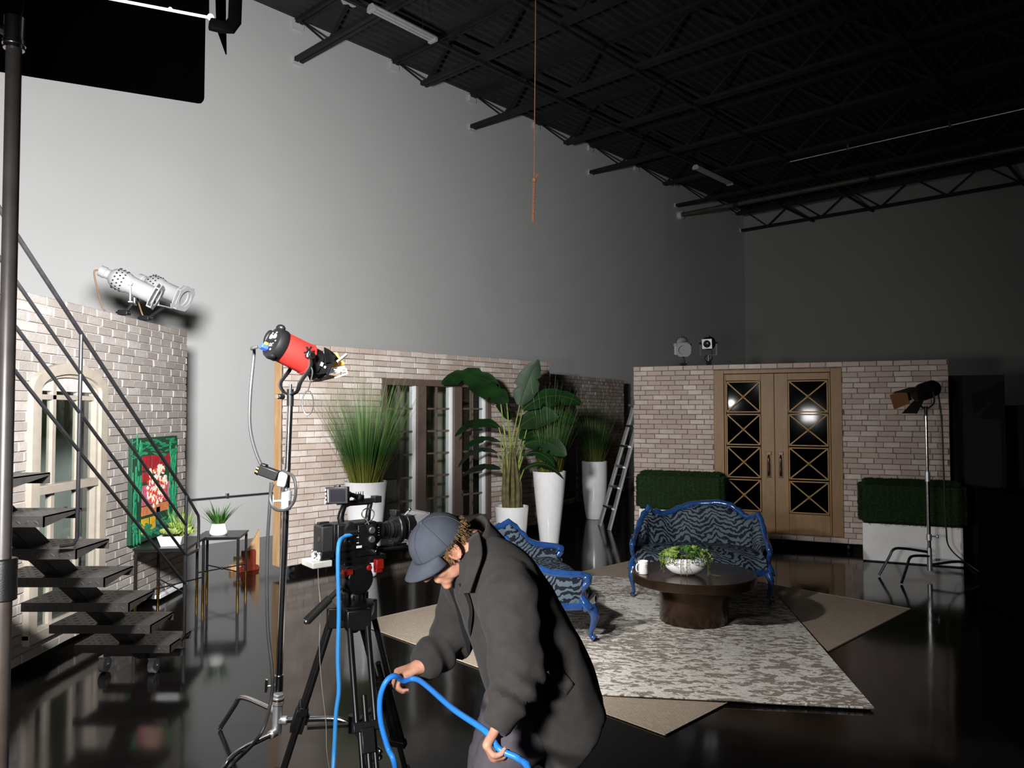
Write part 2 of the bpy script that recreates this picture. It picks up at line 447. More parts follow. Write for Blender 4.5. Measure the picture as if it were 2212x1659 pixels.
# ---------- the room ---------------------------------------------------------------------
CO = V((6.5, 21.07, 0)); WD = V((.678, .735, 0)); ED = V((.735, -.678, 0))
def rm(a, b, z=0): return CO - WD*a + ED*b + V((0,0,z))
ZC = 7.32
def slab(name, pts, mat_, thick):
    mb = MB(); n = V(thick)
    mb.add([*pts, *[V(p)+n for p in pts]], [(0,1,2,3),(7,6,5,4),(0,4,5,1),(1,5,6,2),(2,6,7,3),(3,7,4,0)])
    return mb.build(name, mat_, smooth=False)
struct(slab('floor', [rm(27,0), rm(27,20), rm(0,20), rm(0,0)], MT['floor'], (0,0,-.1)), 'glossy black floor mirroring the set', 'floor')
struct(slab('wall_left', [rm(27,0), rm(0,0), rm(0,0,ZC+.4), rm(27,0,ZC+.4)], MT['wall'], -ED*.2), 'tall pale grey painted wall behind the brick flats', 'wall')
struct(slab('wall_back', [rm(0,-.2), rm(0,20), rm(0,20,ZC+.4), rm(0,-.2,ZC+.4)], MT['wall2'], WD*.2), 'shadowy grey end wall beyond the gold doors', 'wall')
struct(slab('wall_right', [rm(0,20), rm(27,20), rm(27,20,ZC+.4), rm(0,20,ZC+.4)], MT['black_wall'], ED*.2), 'unlit black side wall', 'wall')
struct(slab('wall_front', [rm(27,20), rm(27,0), rm(27,0,ZC+.4), rm(27,20,ZC+.4)], MT['black_wall'], -WD*.2), 'unlit wall at the near end of the studio', 'wall')
# corrugated deck, ribs running with the left wall
mb = MB(); b = 0.0; ring = []
while b < 20:
    for db, dz in ((0,0),(.05,0),(.075,.05),(.125,.05)): ring.append((b+db, ZC+dz))
    b += .15
mb.loft([[rm(0,x,z) for x,z in ring], [rm(27,x,z) for x,z in ring]], close_u=False)
struct(mb.build('ceiling', MT['deck'], smooth=False, fix=False), 'black corrugated roof deck', 'ceiling')
# open-web roof joists
ords = ['first','second','third','fourth','fifth','sixth','seventh','eighth','ninth','tenth']
for k in range(10):
    a = .25 + 1.735*k
    j = thing('roof_joist', 'black open-web steel roof joist, %s out from the end wall' % ords[k], 'joist', rm(a, 0, 6.65), 0, 'roof joists')
    zt, zb = ZC-.06, 6.70
    m1 = MB(); m1.bar(rm(a-.035,.02,zt), rm(a-.035,19.9,zt), .05, .06); m1.bar(rm(a+.035,.02,zt), rm(a+.035,19.9,zt), .05, .06)
    m1.build('top_chord', MT['steel_black'], j, True, smooth=False)
    b0 = .05 if k % 2 == 0 else .75
    m2 = MB(); m2.bar(rm(a-.04,b0,zb), rm(a-.04,19.9,zb), .055, .06); m2.bar(rm(a+.04,b0,zb), rm(a+.04,19.9,zb), .055, .06)
    m2.build('bottom_chord', MT['steel_black'], j, True, smooth=False)
    m3 = MB(); b = .25; up = True; p = rm(a, .1, zt)
    q = rm(a, .78, zb); m3.cyl(p, q, .016, n=6); bb = .78; low = True
    while bb < 19:
        nb = bb + .72; nxt = rm(a, nb, zt if low else zb)
        m3.bar(q, nxt, .035, .035); q = nxt; bb = nb; low = not low
    m3.build('web', MT['steel_black'], j, True, smooth=False)
    m4 = MB(); m4.box((0,0,0), (.16,.05,.11), Matrix.Translation(rm(a,.03,zt-.05)) @ Matrix.Rotation(atan2(WD.y,WD.x),4,'Z'))
    if k % 2 == 0: m4.box((0,0,0), (.13,.05,.10), Matrix.Translation(rm(a,.03,zb)) @ Matrix.Rotation(atan2(WD.y,WD.x),4,'Z'))
    m4.build('bearing_plate', MT['wall'], j, True, smooth=False)
for b, lab in ((1.97, 'nearest the left wall'), (3.44, 'second from the left wall'), (6.6, 'third from the left wall')):
    br = thing('bridging_bar', 'long black steel bridging bar under the joists, '+lab.replace('left wall','tall pale wall'), 'steel bar', rm(8,b,6.62))
    m = MB(); m.bar(rm(.1,b,6.66), rm(17,b,6.66), .045, .045); m.build('bar', MT['steel_black'], br, True, smooth=False)
    m = MB()
    for k in range(10): m.box((0,0,0), (.12,.07,.05), Matrix.Translation(rm(.25+1.735*k, b, 6.66)) @ Matrix.Rotation(atan2(WD.y,WD.x),4,'Z'))
    m.build('clamp', MT['steel_black'], br, True, smooth=False)
pp = thing('sprinkler_pipe', 'dull bronze pipe slung below the joists toward the end wall', 'pipe', rm(3.55, 0, 6.5))
m = MB(); m.cyl(rm(3.55,.01,6.5), rm(3.55,19.8,6.5), .055, n=14); m.build('pipe_run', MT['pipe'], pp, True)
m = MB()
for b in (1.5, 4.5, 7.5, 10.5): m.cyl(rm(3.55,b-.06,6.5), rm(3.55,b+.06,6.5), .07, n=14); m.cyl(rm(3.55,b,6.55), rm(3.55,b,6.75), .008, n=6)
m.build('hanger', MT['steel_black'], pp, True)
m = MB(); m.cyl(rm(3.55,.0,6.5), rm(3.55,.10,6.5), .10, n=16); m.build('wall_collar', MT['white_enamel'], pp, True)
cd = thing('conduit', 'thin steel conduit under the dark joists with small fittings', 'conduit', rm(5.29,3.5,6.6))
m = MB(); m.cyl(rm(5.29,3.5,6.62), rm(5.29,19.8,6.62), .016, n=8); m.build('tube', MT['steel'], cd, True)
m = MB()
for b in (4.6, 6.3, 7.5, 9): m.cyl(rm(5.29,b,6.60), rm(5.29,b,6.72), .028, n=8)
m.build('fitting', MT['steel'], cd, True)
def strip_light(p0, p1, lab):
    p0, p1 = V(p0), V(p1); d = p1-p0; L = d.length; a = atan2(d.y, d.x)
    t = thing('strip_light', lab, 'ceiling light', p0, a, 'ceiling strip lights')
    m = MB(); h = .075
    poly = [(-.07,.0),(.07,.0),(.07,.02),(.035,.06),(-.035,.06),(-.07,.02)]
    R = Matrix(((0,0,1,0),(1,0,0,0),(0,1,0,0),(0,0,0,1)))
    m.prism(poly, 0, L, R); m.build('housing', MT['batten'], t, bevel=.004)
    m = MB(); m.cyl((.03,-.03,-.013), (L-.03,-.03,-.013), .013, n=10); m.cyl((.03,.03,-.013), (L-.03,.03,-.013), .013, n=10); m.build('tube', MT['batten'], t)
    m = MB()
    for x in (.0, L-.05): m.bx(x, x+.05, -.07, .07, -.03, .01)
    m.build('end_cap', MT['batten'], t, bevel=.004)
    m = MB()
    for x in (.2, L-.2): m.cyl((x,0,.08), (x,0,ZC-p0.z-.01), .005, n=6)
    m.build('hanger', MT['steel_black'], t)
strip_light(gp(800,18,6.55), gp(938,88,6.55), 'white batten ceiling light close to the tall pale wall')
strip_light(gp(1502,362,6.55), gp(1578,398,6.55), 'white batten ceiling light far off near the room corner')
# small junction box next to the near batten
jb = thing('junction_box', 'white round-lidded box by the near batten ceiling light', 'electrical box', gp(752,4,6.82))
m = MB(); m.bx(-.09,.09,-.08,.08,0,.13); m.build('case', MT['batten'], jb, bevel=.02)
m = MB(); m.lathe([(.04,-.05),(.055,-.03),(.055,0)], 16, Matrix.Translation((.06,0,0))); m.build('cover', MT['batten'], jb)
m = MB(); m.cyl((0,0,.16),(0,0,ZC-6.82-.01),.012,n=8); m.build('stem', MT['white_enamel'], jb)
# rope
rp = thing('hanging_rope', 'thin orange rope hanging from the roof with a knotted tail', 'rope', dp(1154,480,6.0))
P = [dp(1158,-560,6.0), dp(1157,0,6.0), dp(1155,230,6.0), dp(1154,388,6.0)]
top = V((P[0].x, P[0].y, ZC-.02))
m = MB(); m.tube(bez([top, P[1], P[2], P[3]], 12), .0042, 6); m.build('cord', MT['cord'], rp, True)
m = MB(); pts = []
a, b_ = dp(1154,388,6.0), dp(1151,480,6.0)
for i in range(160):
    t = i/159; c = a.lerp(b_, t); w = .011*(1-.35*t); pts.append(c + V((w*cos(i*.95), w*sin(i*.95), 0)))
m.tube(pts, .005, 5); m.ell(a, .018); m.tube([a, a+V((.015,0,.02)), a+V((.03,0,.045))], .006, 6); m.build('coiled_tail', MT['cord'], rp, True)
# wall conduit with clips
wc = thing('wall_rail', 'thin grey conduit clipped low along the tall pale wall', 'conduit', rm(15.5,.03,.0))
m = MB(); m.cyl(rm(17.5,.03,.585), rm(9,.03,.585), .016, n=8); m.build('tube', MT['steel'], wc, True)
m = MB()
for k in range(9): m.box((0,0,0), (.03,.05,.06), Matrix.Translation(rm(17-k*.95,.025,.6)) @ Matrix.Rotation(atan2(WD.y,WD.x),4,'Z'))
m.build('clip', MT['steel'], wc, True)
m = MB(); m.cyl(rm(17.5,.03,.585), rm(17.5,.03,.0), .016, n=8); m.build('drop', MT['steel'], wc, True)

# ---------- brick stage flats -------------------------------------------------------------
def bricks(mb, L, z0, z1, openings=(), bw=.192, bh=.066, j=.006, depth=.022, seed=1, arch=None, rough=.0025):
    rnd = random.Random(seed); rows = int(round((z1-z0)/bh)); h = (z1-z0)/rows
    for r in range(rows):
        za, zb = z0+r*h+j/2, z0+(r+1)*h-j/2; zm = (za+zb)/2
        ops = [(o[0], o[1]) for o in openings if o[2] < zb-.012 and o[3] > za+.012]
        if arch:
            cx, hw, zs, rise, zb0 = arch
            if zb0 < zm < zs: ops.append((cx-hw, cx+hw))
            elif zs <= zm < zs+rise:
                w = hw*sqrt(max(0, 1-((zm-zs)/rise)**2)); ops.append((cx-w, cx+w))
        x = -bw*(.5 if r % 2 else 0) + rnd.uniform(-.015,.015)
        while x < L:
            w = bw*rnd.choice((.94,1,1,1.05)); a, b = max(x+j/2, 0), min(x+w-j/2, L); x += w
            segs = [(a, b)]
            for o0, o1 in ops:
                ns = []
                for s0, s1 in segs:
                    if o1 <= s0 or o0 >= s1: ns.append((s0, s1))
                    else:
                        if s0 < o0: ns.append((s0, o0))
                        if s1 > o1: ns.append((o1, s1))
                segs = ns
            for s0, s1 in segs:
                if s1-s0 < .018: continue
                q = lambda k=1: rnd.uniform(-rough, rough)*k
                d = depth*rnd.uniform(.75, 1.1); e = .004
                front = [(s0+e+q(), -d+q(), za+e+q()), (s1-e+q(), -d+q(), za+e+q()), (s1-e+q(), -d+q(), zb-e+q()), (s0+e+q(), -d+q(), zb-e+q())]
                mid = [(s0+q(.6), -d+.006, za+q(.6)), (s1+q(.6), -d+.006, za+q(.6)), (s1+q(.6), -d+.006, zb+q(.6)), (s0+q(.6), -d+.006, zb+q(.6))]
                back = [(s0, 0, za), (s1, 0, za), (s1, 0, zb), (s0, 0, zb)]
                mb.add(front+mid+back, [(0,1,2,3)] + [(4+i,4+(i+1)%4,(i+1)%4,i) for i in range(4)] + [(8+i,8+(i+1)%4,4+(i+1)%4,4+i) for i in range(4)])
def panel_with_openings(L, z0, z1, openings, y0, y1):
    xs = sorted({0, L, *[o[0] for o in openings], *[o[1] for o in openings]}); mb = MB()
    for i in range(len(xs)-1):
        a, b = xs[i], xs[i+1]; zz = [(z0, z1)]
        for o in openings:
            if o[0] <= a+1e-6 and o[1] >= b-1e-6:
                n = []
                for s, e in zz:
                    if o[2] > s: n.append((s, min(e, o[2])))
                    if o[3] < e: n.append((max(s, o[3]), e))
                zz = n
        for s, e in zz:
            if e-s > .001: mb.bx(a, b, y0, y1, s, e)
    return mb
def casters(t, L, xs, y=.25):
    for x in xs:
        m = MB(); m.cyl((x-.014, y, .035), (x+.014, y, .035), .033, n=16); m.build('caster', MT['rubber'], t)
def flat_frame(t, L, z0, z1, D=.30, openings=()):
    m = MB(); w = .07
    m.bx(-.002, w, .02, D, z0, z1); m.bx(L-w, L+.002, .02, D, z0, z1)
    m.bx(0, L, .02, D, z0, z0+.06)
    m.bx(w, L-w, .02, .10, z1-.07, z1-.004)
    m.build('timber_frame', MT['pine'], t, bevel=.003)

# left flat, arched window
LX, LY0, LL = -3.18, 2.9, 4.47
lf = thing('brick_flat', 'whitewashed brick stage flat with arched cream window behind the black stairs', 'stage flat', (LX, LY0, 0), radians(90), group='brick stage flats')
AC, AW, AS, AR, AZ = 2.52, .46, 1.84, .20, .22     # arch centre, half width, spring, rise, bottom
m = MB(); bricks(m, LL, .07, 2.48, seed=3, arch=(AC, AW, AS, AR, AZ), rough=.0018, bw=.205, j=.007)
m.build('brick_facing', MT['brick_l'], lf, smooth=False)
m = panel_with_openings(LL, .07, 2.478, [(AC-AW, AC+AW, AZ, AS)], -.006, .02)
m2 = MB()
m.build('backing', MT['mortar_l'], lf, smooth=False)
flat_frame(lf, LL, .07, 2.47)
casters(lf, LL, (.3, 2.2, 4.2))
m = MB(); m.bx(LL-.55, LL+.02, -.05, .02, .03, .065); m.build('base_board', MT['white_box'], lf, bevel=.004)
def arch_ring(mb, hw, rise, w, y0, y1, zs, zb, cx):
    """frame of width w just inside an arch opening, legs down to zb"""
    out = [(cx-hw, zb), (cx-hw, zs)] + [(cx-hw*cos(pi*k/20), zs+rise*sin(pi*k/20)) for k in range(1,20)] + [(cx+hw, zs), (cx+hw, zb)]
    hi, ri = hw-w, rise-w*.85
    inn = [(cx-hi, zb), (cx-hi, zs)] + [(cx-hi*cos(pi*k/20), zs+ri*sin(pi*k/20)) for k in range(1,20)] + [(cx+hi, zs), (cx+hi, zb)]
    n = len(out)
    for i in range(n-1):
        a, b, c, d = out[i], out[i+1], inn[i+1], inn[i]
        vs = [(p[0], y, p[1]) for y in (y0, y1) for p in (a,b,c,d)]
        mb.add(vs, [(0,1,2,3),(7,6,5,4),(0,4,5,1),(1,5,6,2),(2,6,7,3),(3,7,4,0)])
m = MB(); arch_ring(m, AW+.0, AR+.0, .09, -.055, .03, AS, AZ, AC); arch_ring(m, AW-.085, AR-.07, .035, -.03, .03, AS, AZ, AC)
wf = m.build('window_frame', MT['cream'], lf, angle=30)
m = MB(); m.bx(AC-AW+.1, AC+AW-.1, -.045, .03, 1.14, 1.20); m.bx(AC-AW, AC+AW, -.06, .03, AZ-.04, AZ+.03); m.build('meeting_rail', MT['cream'], wf, bevel=.004)
m = MB()
for x in (AC-.155, AC+.155): m.bx(x-.022, x+.022, -.01, .03, AZ, AS+.1)
m.bx(AC-AW+.1, AC+AW-.1, -.01, .03, 1.78, 1.815)
m.build('muntin', MT['cream'], wf, bevel=.003)
m = MB(); m.add([(AC-AW+.1,.012,AZ),(AC+AW-.1,.012,AZ),(AC+AW-.1,.012,AS+.08),(AC-AW+.1,.012,AS+.08)], [(0,1,2,3)]); m.build('pane', MT['glass'], wf, smooth=False)
# timber box behind the window, so the glass looks into shade
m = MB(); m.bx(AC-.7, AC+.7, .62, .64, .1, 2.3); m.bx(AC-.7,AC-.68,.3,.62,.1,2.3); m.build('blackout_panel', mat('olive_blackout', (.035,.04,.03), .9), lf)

# middle flat with the three-lite window
MO = V((-2.39, 7.9, 0)); ML = 4.31; MA = atan2(1, .923)
mf = thing('brick_flat', 'whitewashed brick stage flat with three-lite taupe window behind the tall grass planter', 'stage flat', MO, MA, group='brick stage flats')
WX0, WX1, WZ0, WZ1 = 1.27, 3.08, .27, 2.085
m = MB(); bricks(m, ML, .09, 2.42, [(WX0, WX1, WZ0, WZ1)], seed=5); m.build('brick_facing', MT['brick_m'], mf, smooth=False)
panel_with_openings(ML, .09, 2.418, [(WX0, WX1, WZ0, WZ1)], -.012, .02).build('backing', MT['mortar_d'], mf, smooth=False)
flat_frame(mf, ML, .09, 2.41, D=.16)
casters(mf, ML, (.18, 1.9, 3.9), .08)
wn = MB(); w = .075
wn.bx(WX0, WX1, -.035, .10, WZ1-w, WZ1); wn.bx(WX0, WX1, -.035, .10, WZ0, WZ0+w); wn.bx(WX0, WX0+w, -.034, .10, WZ0, WZ1); wn.bx(WX1-w, WX1, -.034, .10, WZ0, WZ1)
ww = (WX1-WX0)/3
for k in (1, 2): wn.bx(WX0+ww*k-.07, WX0+ww*k+.07, -.034, .10, WZ0+w, WZ1-w)
wfr = wn.build('window_frame', MT['taupe'], mf, bevel=.005)
for k in range(3):
    a, b = WX0+ww*k+(.07 if k else w), WX0+ww*(k+1)-(.07 if k < 2 else w)
    m = MB(); c = (a+b)/2; m.bx(c-.011, c+.011, .035, .06, WZ0+w, WZ1-w)
    for r in range(1, 6):
        z = WZ0+w+(WZ1-WZ0-2*w)*r/6; m.bx(a, b, .035, .06, z-.011, z+.011)
    m.build('muntin', MT['taupe'], wfr)
    m = MB(); m.bx(b-.022, b, .0, .10, WZ0+w, WZ1-w); m.build('reveal', MT['white_enamel'], wfr)
    m = MB(); m.add([(a,.048,WZ0+w),(b,.048,WZ0+w),(b,.048,WZ1-w),(a,.048,WZ1-w)], [(0,1,2,3)]); m.build('pane', MT['glass'], wfr, smooth=False)
m = MB(); m.bx(WX0-.3, WX1+.3, .62, .64, .05, 2.35); m.build('added_backing', mat('pale_added_backing', srgb('#d2ccbf'), .9, var=.4, scale=1.8, two='#8a8070'), mf)  # pale panel added behind the window so the panes look less black
# timber jack on the back of the middle flat
jk = thing('timber_jack', 'raw timber brace with a red block behind the left end of the middle flat', 'brace', MO + V((-.36,.0,0)), MA)
m = MB(); m.bx(.0,.30,.30,.36,.0,.07); m.bx(.02,.1,.22,.30,.10,.16); m.add([(.05,.26,.0),(.30,.26,.0),(.30,.26,.42),(.05,.30,.0),(.30,.30,.0),(.30,.30,.42)], [(0,1,2),(5,4,3),(0,3,4,1),(1,4,5,2),(2,5,3,0)])
m.build('pine_batten', MT['pine'], jk, bevel=.003)
m = MB(); m.bx(.03,.26,.20,.25,.0,.05); m.bx(.08,.22,.20,.25,.05,.22); m.build('red_block', MT['redwood'], jk, bevel=.003)

# dark doorway flat at the back
BO = V((.63, 12.7, 0)); BL = 3.2; BA = atan2(2.6, 1.54)
bf = thing('brick_flat', 'shadowed brick stage flat with a black doorway behind the grass planters', 'stage flat', BO, BA, group='brick stage flats')
m = MB(); bricks(m, BL, .08, 2.33, [(.15, 1.02, .0, 2.02)], seed=9); m.build('brick_facing', MT['brick_m'], bf, smooth=False)
panel_with_openings(BL, .08, 2.328, [(.15, 1.02, .0, 2.02)], -.012, .02).build('backing', MT['mortar_d'], bf, smooth=False)
m = MB(); m.bx(-.1, 1.3, .55, .58, .0, 2.32); m.build('doorway_drape', MT['black_wall'], bf)
flat_frame(bf, BL, .08, 2.32, D=.14)
sf = thing('brick_flat', 'narrow sliver of brick flat between the dark doorway flat and the gold door flat', 'stage flat', (2.62, 14.6, 0), radians(12), group='brick stage flats')
m = MB(); bricks(m, 1.6, .05, 2.2, seed=12); m.build('brick_facing', MT['brick_m'], sf, smooth=False)
m = MB(); m.bx(0,1.6,-.012,.02,.05,2.198); m.build('backing', MT['mortar_d'], sf)
flat_frame(sf, 1.6, .05, 2.19, D=.12)

# gold door flat
DO = V((1.67, 10.4, 0)); DL = 3.755; DA = atan2(-1.55, 3.42)
df = thing('brick_flat', 'whitewashed brick stage flat holding the gold double doors', 'stage flat', DO, DA, group='brick stage flats')
DX0, DX1, DZ0, DZ1 = 1.075, 2.615, .17, 2.235
m = MB(); bricks(m, DL, .09, 2.31, [(DX0, DX1, DZ0-.02, DZ1)], seed=21, bw=.19); m.build('brick_facing', MT['brick_d'], df, smooth=False)
panel_with_openings(DL, .09, 2.308, [(DX0, DX1, DZ0, DZ1)], -.012, .02).build('backing', MT['mortar_d'], df, smooth=False)
flat_frame(df, DL, .09, 2.30, D=.16)
casters(df, DL, (.3, 1.9, 2.66, 3.5), .08)
m = MB(); w = .13
m.bx(DX0, DX0+w, -.03, .06, DZ0, DZ1); m.bx(DX1-w, DX1, -.03, .06, DZ0, DZ1); m.bx(DX0+w, DX1-w, -.03, .06, DZ1-.05, DZ1)
m.build('door_frame', MT['gold'], df, bevel=.004)
mid = (DX0+DX1)/2 - .02
for k, (a, b) in enumerate(((DX0+w+.004, mid-.002), (mid+.002, DX1-w-.004))):
    st = .0; px0, px1 = (a+.02, b-.16) if k == 0 else (a+.16, b-.02)
    pz0, pz1 = DZ0+.25, DZ1-.14
    m = MB(); zt = DZ1-.055
    m.bx(a, px0, -.02, .035, DZ0, zt); m.bx(px1, b, -.02, .035, DZ0, zt); m.bx(px0, px1, -.02, .035, DZ0, pz0); m.bx(px0, px1, -.02, .035, pz1, zt)
    leaf = m.build('door_leaf', MT['gold'], df, bevel=.003)
    m = MB(); hh = (pz1-pz0)/4; q = .016
    for i in range(4):
        z0, z1 = pz0+hh*i+.008, pz0+hh*(i+1)-.008
        x0, x1 = px0+.004, px1-.004
        m.bx(x0,x1,-.03,.0,z0,z0+q); m.bx(x0,x1,-.03,.0,z1-q,z1); m.bx(x0,x0+q,-.03,.0,z0,z1); m.bx(x1-q,x1,-.03,.0,z0,z1)
        m.bar((x0,-.012,z0),(x1,-.012,z1),.018,.018); m.bar((x0,-.012,z1),(x1,-.012,z0),.018,.018)
        m.ell(((x0+x1)/2,-.016,(z0+z1)/2), (.026,.012,.026))
    m.build('lattice', MT['gold_dark'], leaf, bevel=.002)
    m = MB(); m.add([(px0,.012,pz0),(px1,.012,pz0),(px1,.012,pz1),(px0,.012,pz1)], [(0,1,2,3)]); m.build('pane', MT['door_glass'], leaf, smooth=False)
    hx = b-.07 if k == 0 else a+.07
    m = MB(); m.bx(hx-.026,hx+.026,-.03,-.018,.86,1.17); m.tube(bez([(hx,-.03,.89),(hx,-.075,.91),(hx,-.08,1.0),(hx,-.075,1.12),(hx,-.03,1.14)],6), .012, 8)
    m.bx(hx-.03,hx+.03,-.05,-.02,1.15,1.19)
    m.build('handle', MT['bronze'], leaf, bevel=.003)
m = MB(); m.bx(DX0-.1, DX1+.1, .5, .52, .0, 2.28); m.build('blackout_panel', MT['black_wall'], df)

# dark masking flat past the right end of the door flat, and a dark tall case
kf = thing('masking_flat', 'dark brown masking flat past the far end of the gold door flat', 'stage flat', (5.22, 9.15, 0), radians(-20))
m = MB(); m.bx(0, .62, 0, .04, .0, 2.13); m.build('face', mat('dark_brown_cloth', (.006,.005,.0045), .9), kf, bevel=.004)
m = MB(); m.bx(.0,.05,.04,.12,0,2.12); m.bx(.57,.62,.04,.12,0,2.12); m.build('timber_frame', MT['pine'], kf)
# ---------- rugs --------------------------------------------------------------------------
def rug(name, label, corners, z, th, m, wav=.0, edge=None, seed=1):
    c = [V((p[0], p[1], 0)) for p in corners]; o = c[0]; ux = (c[1]-c[0]); uy = (c[3]-c[0]); a = atan2(ux.y, ux.x)
    L, W = ux.length, uy.length; sgn = 1 if ux.x*uy.y-ux.y*uy.x > 0 else -1
    t = thing(name, label, 'rug', (o.x, o.y, z), a)
    mb = MB(); nx, ny = 48, 40; top = []; rnd = random.Random(seed)
    def hz(x, y):
        e = min(x, L-x, y, W-y)
        return th + wav*max(0, noise.noise(V((x*2.2, y*2.2, seed))))*max(0, 1-e/.35)
    for j in range(ny+1):
        for i in range(nx+1):
            x, y = L*i/nx, W*j/ny; top.append((x, sgn*y, hz(x, y)))
    fs = [(j*(nx+1)+i, j*(nx+1)+i+1, (j+1)*(nx+1)+i+1, (j+1)*(nx+1)+i) for j in range(ny) for i in range(nx)]
    mb.add(top, fs)
    rim = [(0,j) for j in range(ny)] + [(i,ny) for i in range(nx)] + [(nx,j) for j in range(ny,0,-1)] + [(i,0) for i in range(nx,0,-1)]
    n = len(rim); vs = [(L*i/nx, sgn*W*j/ny, hz(L*i/nx, W*j/ny)) for i,j in rim] + [(L*i/nx, sgn*W*j/ny, 0) for i,j in rim]
    mb.add(vs, [(k,(k+1)%n,n+(k+1)%n,n+k) for k in range(n)])
    mb.build('pile' if edge is None else 'weave', m, t)
    eb = MB(); w = .018
    pts = [(0,0),(L,0),(L,W),(0,W)]
    for (x0,y0),(x1,y1) in zip(pts, pts[1:]+pts[:1]):
        eb.tube([(x0+(x1-x0)*k/24, sgn*(y0+(y1-y0)*k/24), hz(min(L,max(0,x0+(x1-x0)*k/24)), min(W,max(0,y0+(y1-y0)*k/24)))*.6) for k in range(25)], .006, 6)
    eb.build('bound_edge', m if edge is None else edge, t)
    return t
jl, jb_, jr = gp(770,1347), gp(1437,1590), gp(1985,1320)
rug('jute_rug', 'plain beige jute rug lying on the black floor under the patterned rug', [jl, jb_, jr, jl+jr-jb_], 0, .008, MT['jute'], edge=MT['jute'], seed=4)
pb = gp(1887,1537); pr = gp(1653,1263); d = (pr-pb).normalized(); nrm = V((-d.y, d.x, 0)); W = 2.12
rug('patterned_rug', 'grey distressed patterned rug under the round bronze table', [pb, pr, pr+nrm*W, pb+nrm*W], .0118, .012, MT['rug'], wav=.03, seed=8)

# ---------- hedge boxes -------------------------------------------------------------------
def hedge_box(p0, p1, depth, zt, zb, lab):
    p0, p1 = V(p0), V(p1); d = p1-p0; L = d.length; a = atan2(d.y, d.x)
    t = thing('hedge_planter', lab, 'planter', p0, a, 'boxwood hedge planters')
    m = MB(); m.bx(.03, L-.03, .0, depth, .012, zb); b = m.build('white_box', MT['white_box'], t, bevel=.006)
    m = MB(); m.bx(.06, L-.06, .03, depth-.03, 0, .012); m.build('plinth', MT['black'], t)
    rnd = random.Random(5); m = MB(); nx, nz, ny = 60, 26, 16
    # clipped block: a rounded box shell with a bristly skin
    bm = bmesh.new(); bmesh.ops.create_cube(bm, size=1)
    bmesh.ops.scale(bm, vec=(L, depth+.08, zt-zb+.02), verts=bm.verts); bmesh.ops.translate(bm, vec=(L/2, depth/2, (zt+zb)/2), verts=bm.verts)
    bmesh.ops.bevel(bm, geom=bm.edges[:], offset=.05, segments=3, affect='EDGES')
    bmesh.ops.triangulate(bm, faces=bm.faces[:])
    for _ in range(9):
        es = [e for e in bm.edges if e.calc_length() > .045]
        if not es: break
        bmesh.ops.subdivide_edges(bm, edges=es, cuts=1); bmesh.ops.triangulate(bm, faces=[f for f in bm.faces if len(f.verts) > 3])
    bm.normal_update()
    for v in bm.verts: v.co += v.normal*rnd.uniform(-.008,.008)
    base = MB(); base.add([v.co.copy() for v in bm.verts], [tuple(l.vert.index for l in f.loops) for f in bm.faces])
    for f in bm.faces:
        for _ in range(2):
            u, w = rnd.random(), rnd.random()
            if u+w > 1: u, w = 1-u, 1-w
            a_, b_, c_ = (l.vert.co for l in f.loops); p = a_ + (b_-a_)*u + (c_-a_)*w
            n = (f.normal + V((rnd.uniform(-.8,.8), rnd.uniform(-.8,.8), rnd.uniform(-.5,.8)))).normalized(); s = n.orthogonal().normalized()*.006
            base.add([p-s, p+s, p+n*rnd.uniform(.012,.026)], [(0,1,2)])
    bm.free()
    base.build('hedge', MT['hedge'], t, fix=False, smooth=False)
    return t
hl, hr = gp(1372,1120), gp(1530,1130)
hedge_box((1.62, 9.92, 0), (2.62, 9.47, 0), .28, .90, .44, 'green hedge in white box behind the sofa that faces the round table')
hR = hedge_box((3.97, 8.72, 0), (4.93, 8.29, 0), .30, .90, .43, 'green hedge in white box behind the lamp stand near the dark edge')

# ---------- planters ----------------------------------------------------------------------
def blades(n, r0, h, lean, seed, wid=.007, droop=.25, keep=None):
    rnd = random.Random(seed); m = MB()
    for i in range(n):
        a = rnd.uniform(0, 2*pi); rr = r0*sqrt(rnd.random()); ln = rr/r0*lean*rnd.uniform(.5,1.15); L = h*rnd.uniform(.55,1.0)*(1-.18*rr/r0)
        if rnd.random() < .05: L = h*rnd.uniform(1.0,1.22)*(.9 if rr > r0*.5 else 1)
        b = V((rr*cos(a), rr*sin(a), 0)); out = V((cos(a), sin(a), 0)); side = V((-sin(a+rnd.uniform(-1,1)), cos(a+rnd.uniform(-1,1)), 0)).normalized()
        w = wid*rnd.uniform(.6,1.1); vs = []; S = 5
        dr = droop*rnd.uniform(.3,1.3)*rr/r0
        if keep:
            k_ = out.x*keep[0]+out.y*keep[1]; rch = k_*(ln+dr*.55)*L + rr*k_
            if rch > keep[2]: f_ = keep[2]/rch; ln *= f_; dr *= f_
        for k in range(S+1):
            t = k/S; p = b + out*(ln*L*t + dr*L*t**3*.55) + V((0,0,L*(t-.12*dr*t**3)))
            ww = w*(1-t**1.6*.94)/2
            vs += [p-side*ww, p+side*ww]
        m.add(vs, [(2*k,2*k+1,2*k+3,2*k+2) for k in range(S)])
    return m
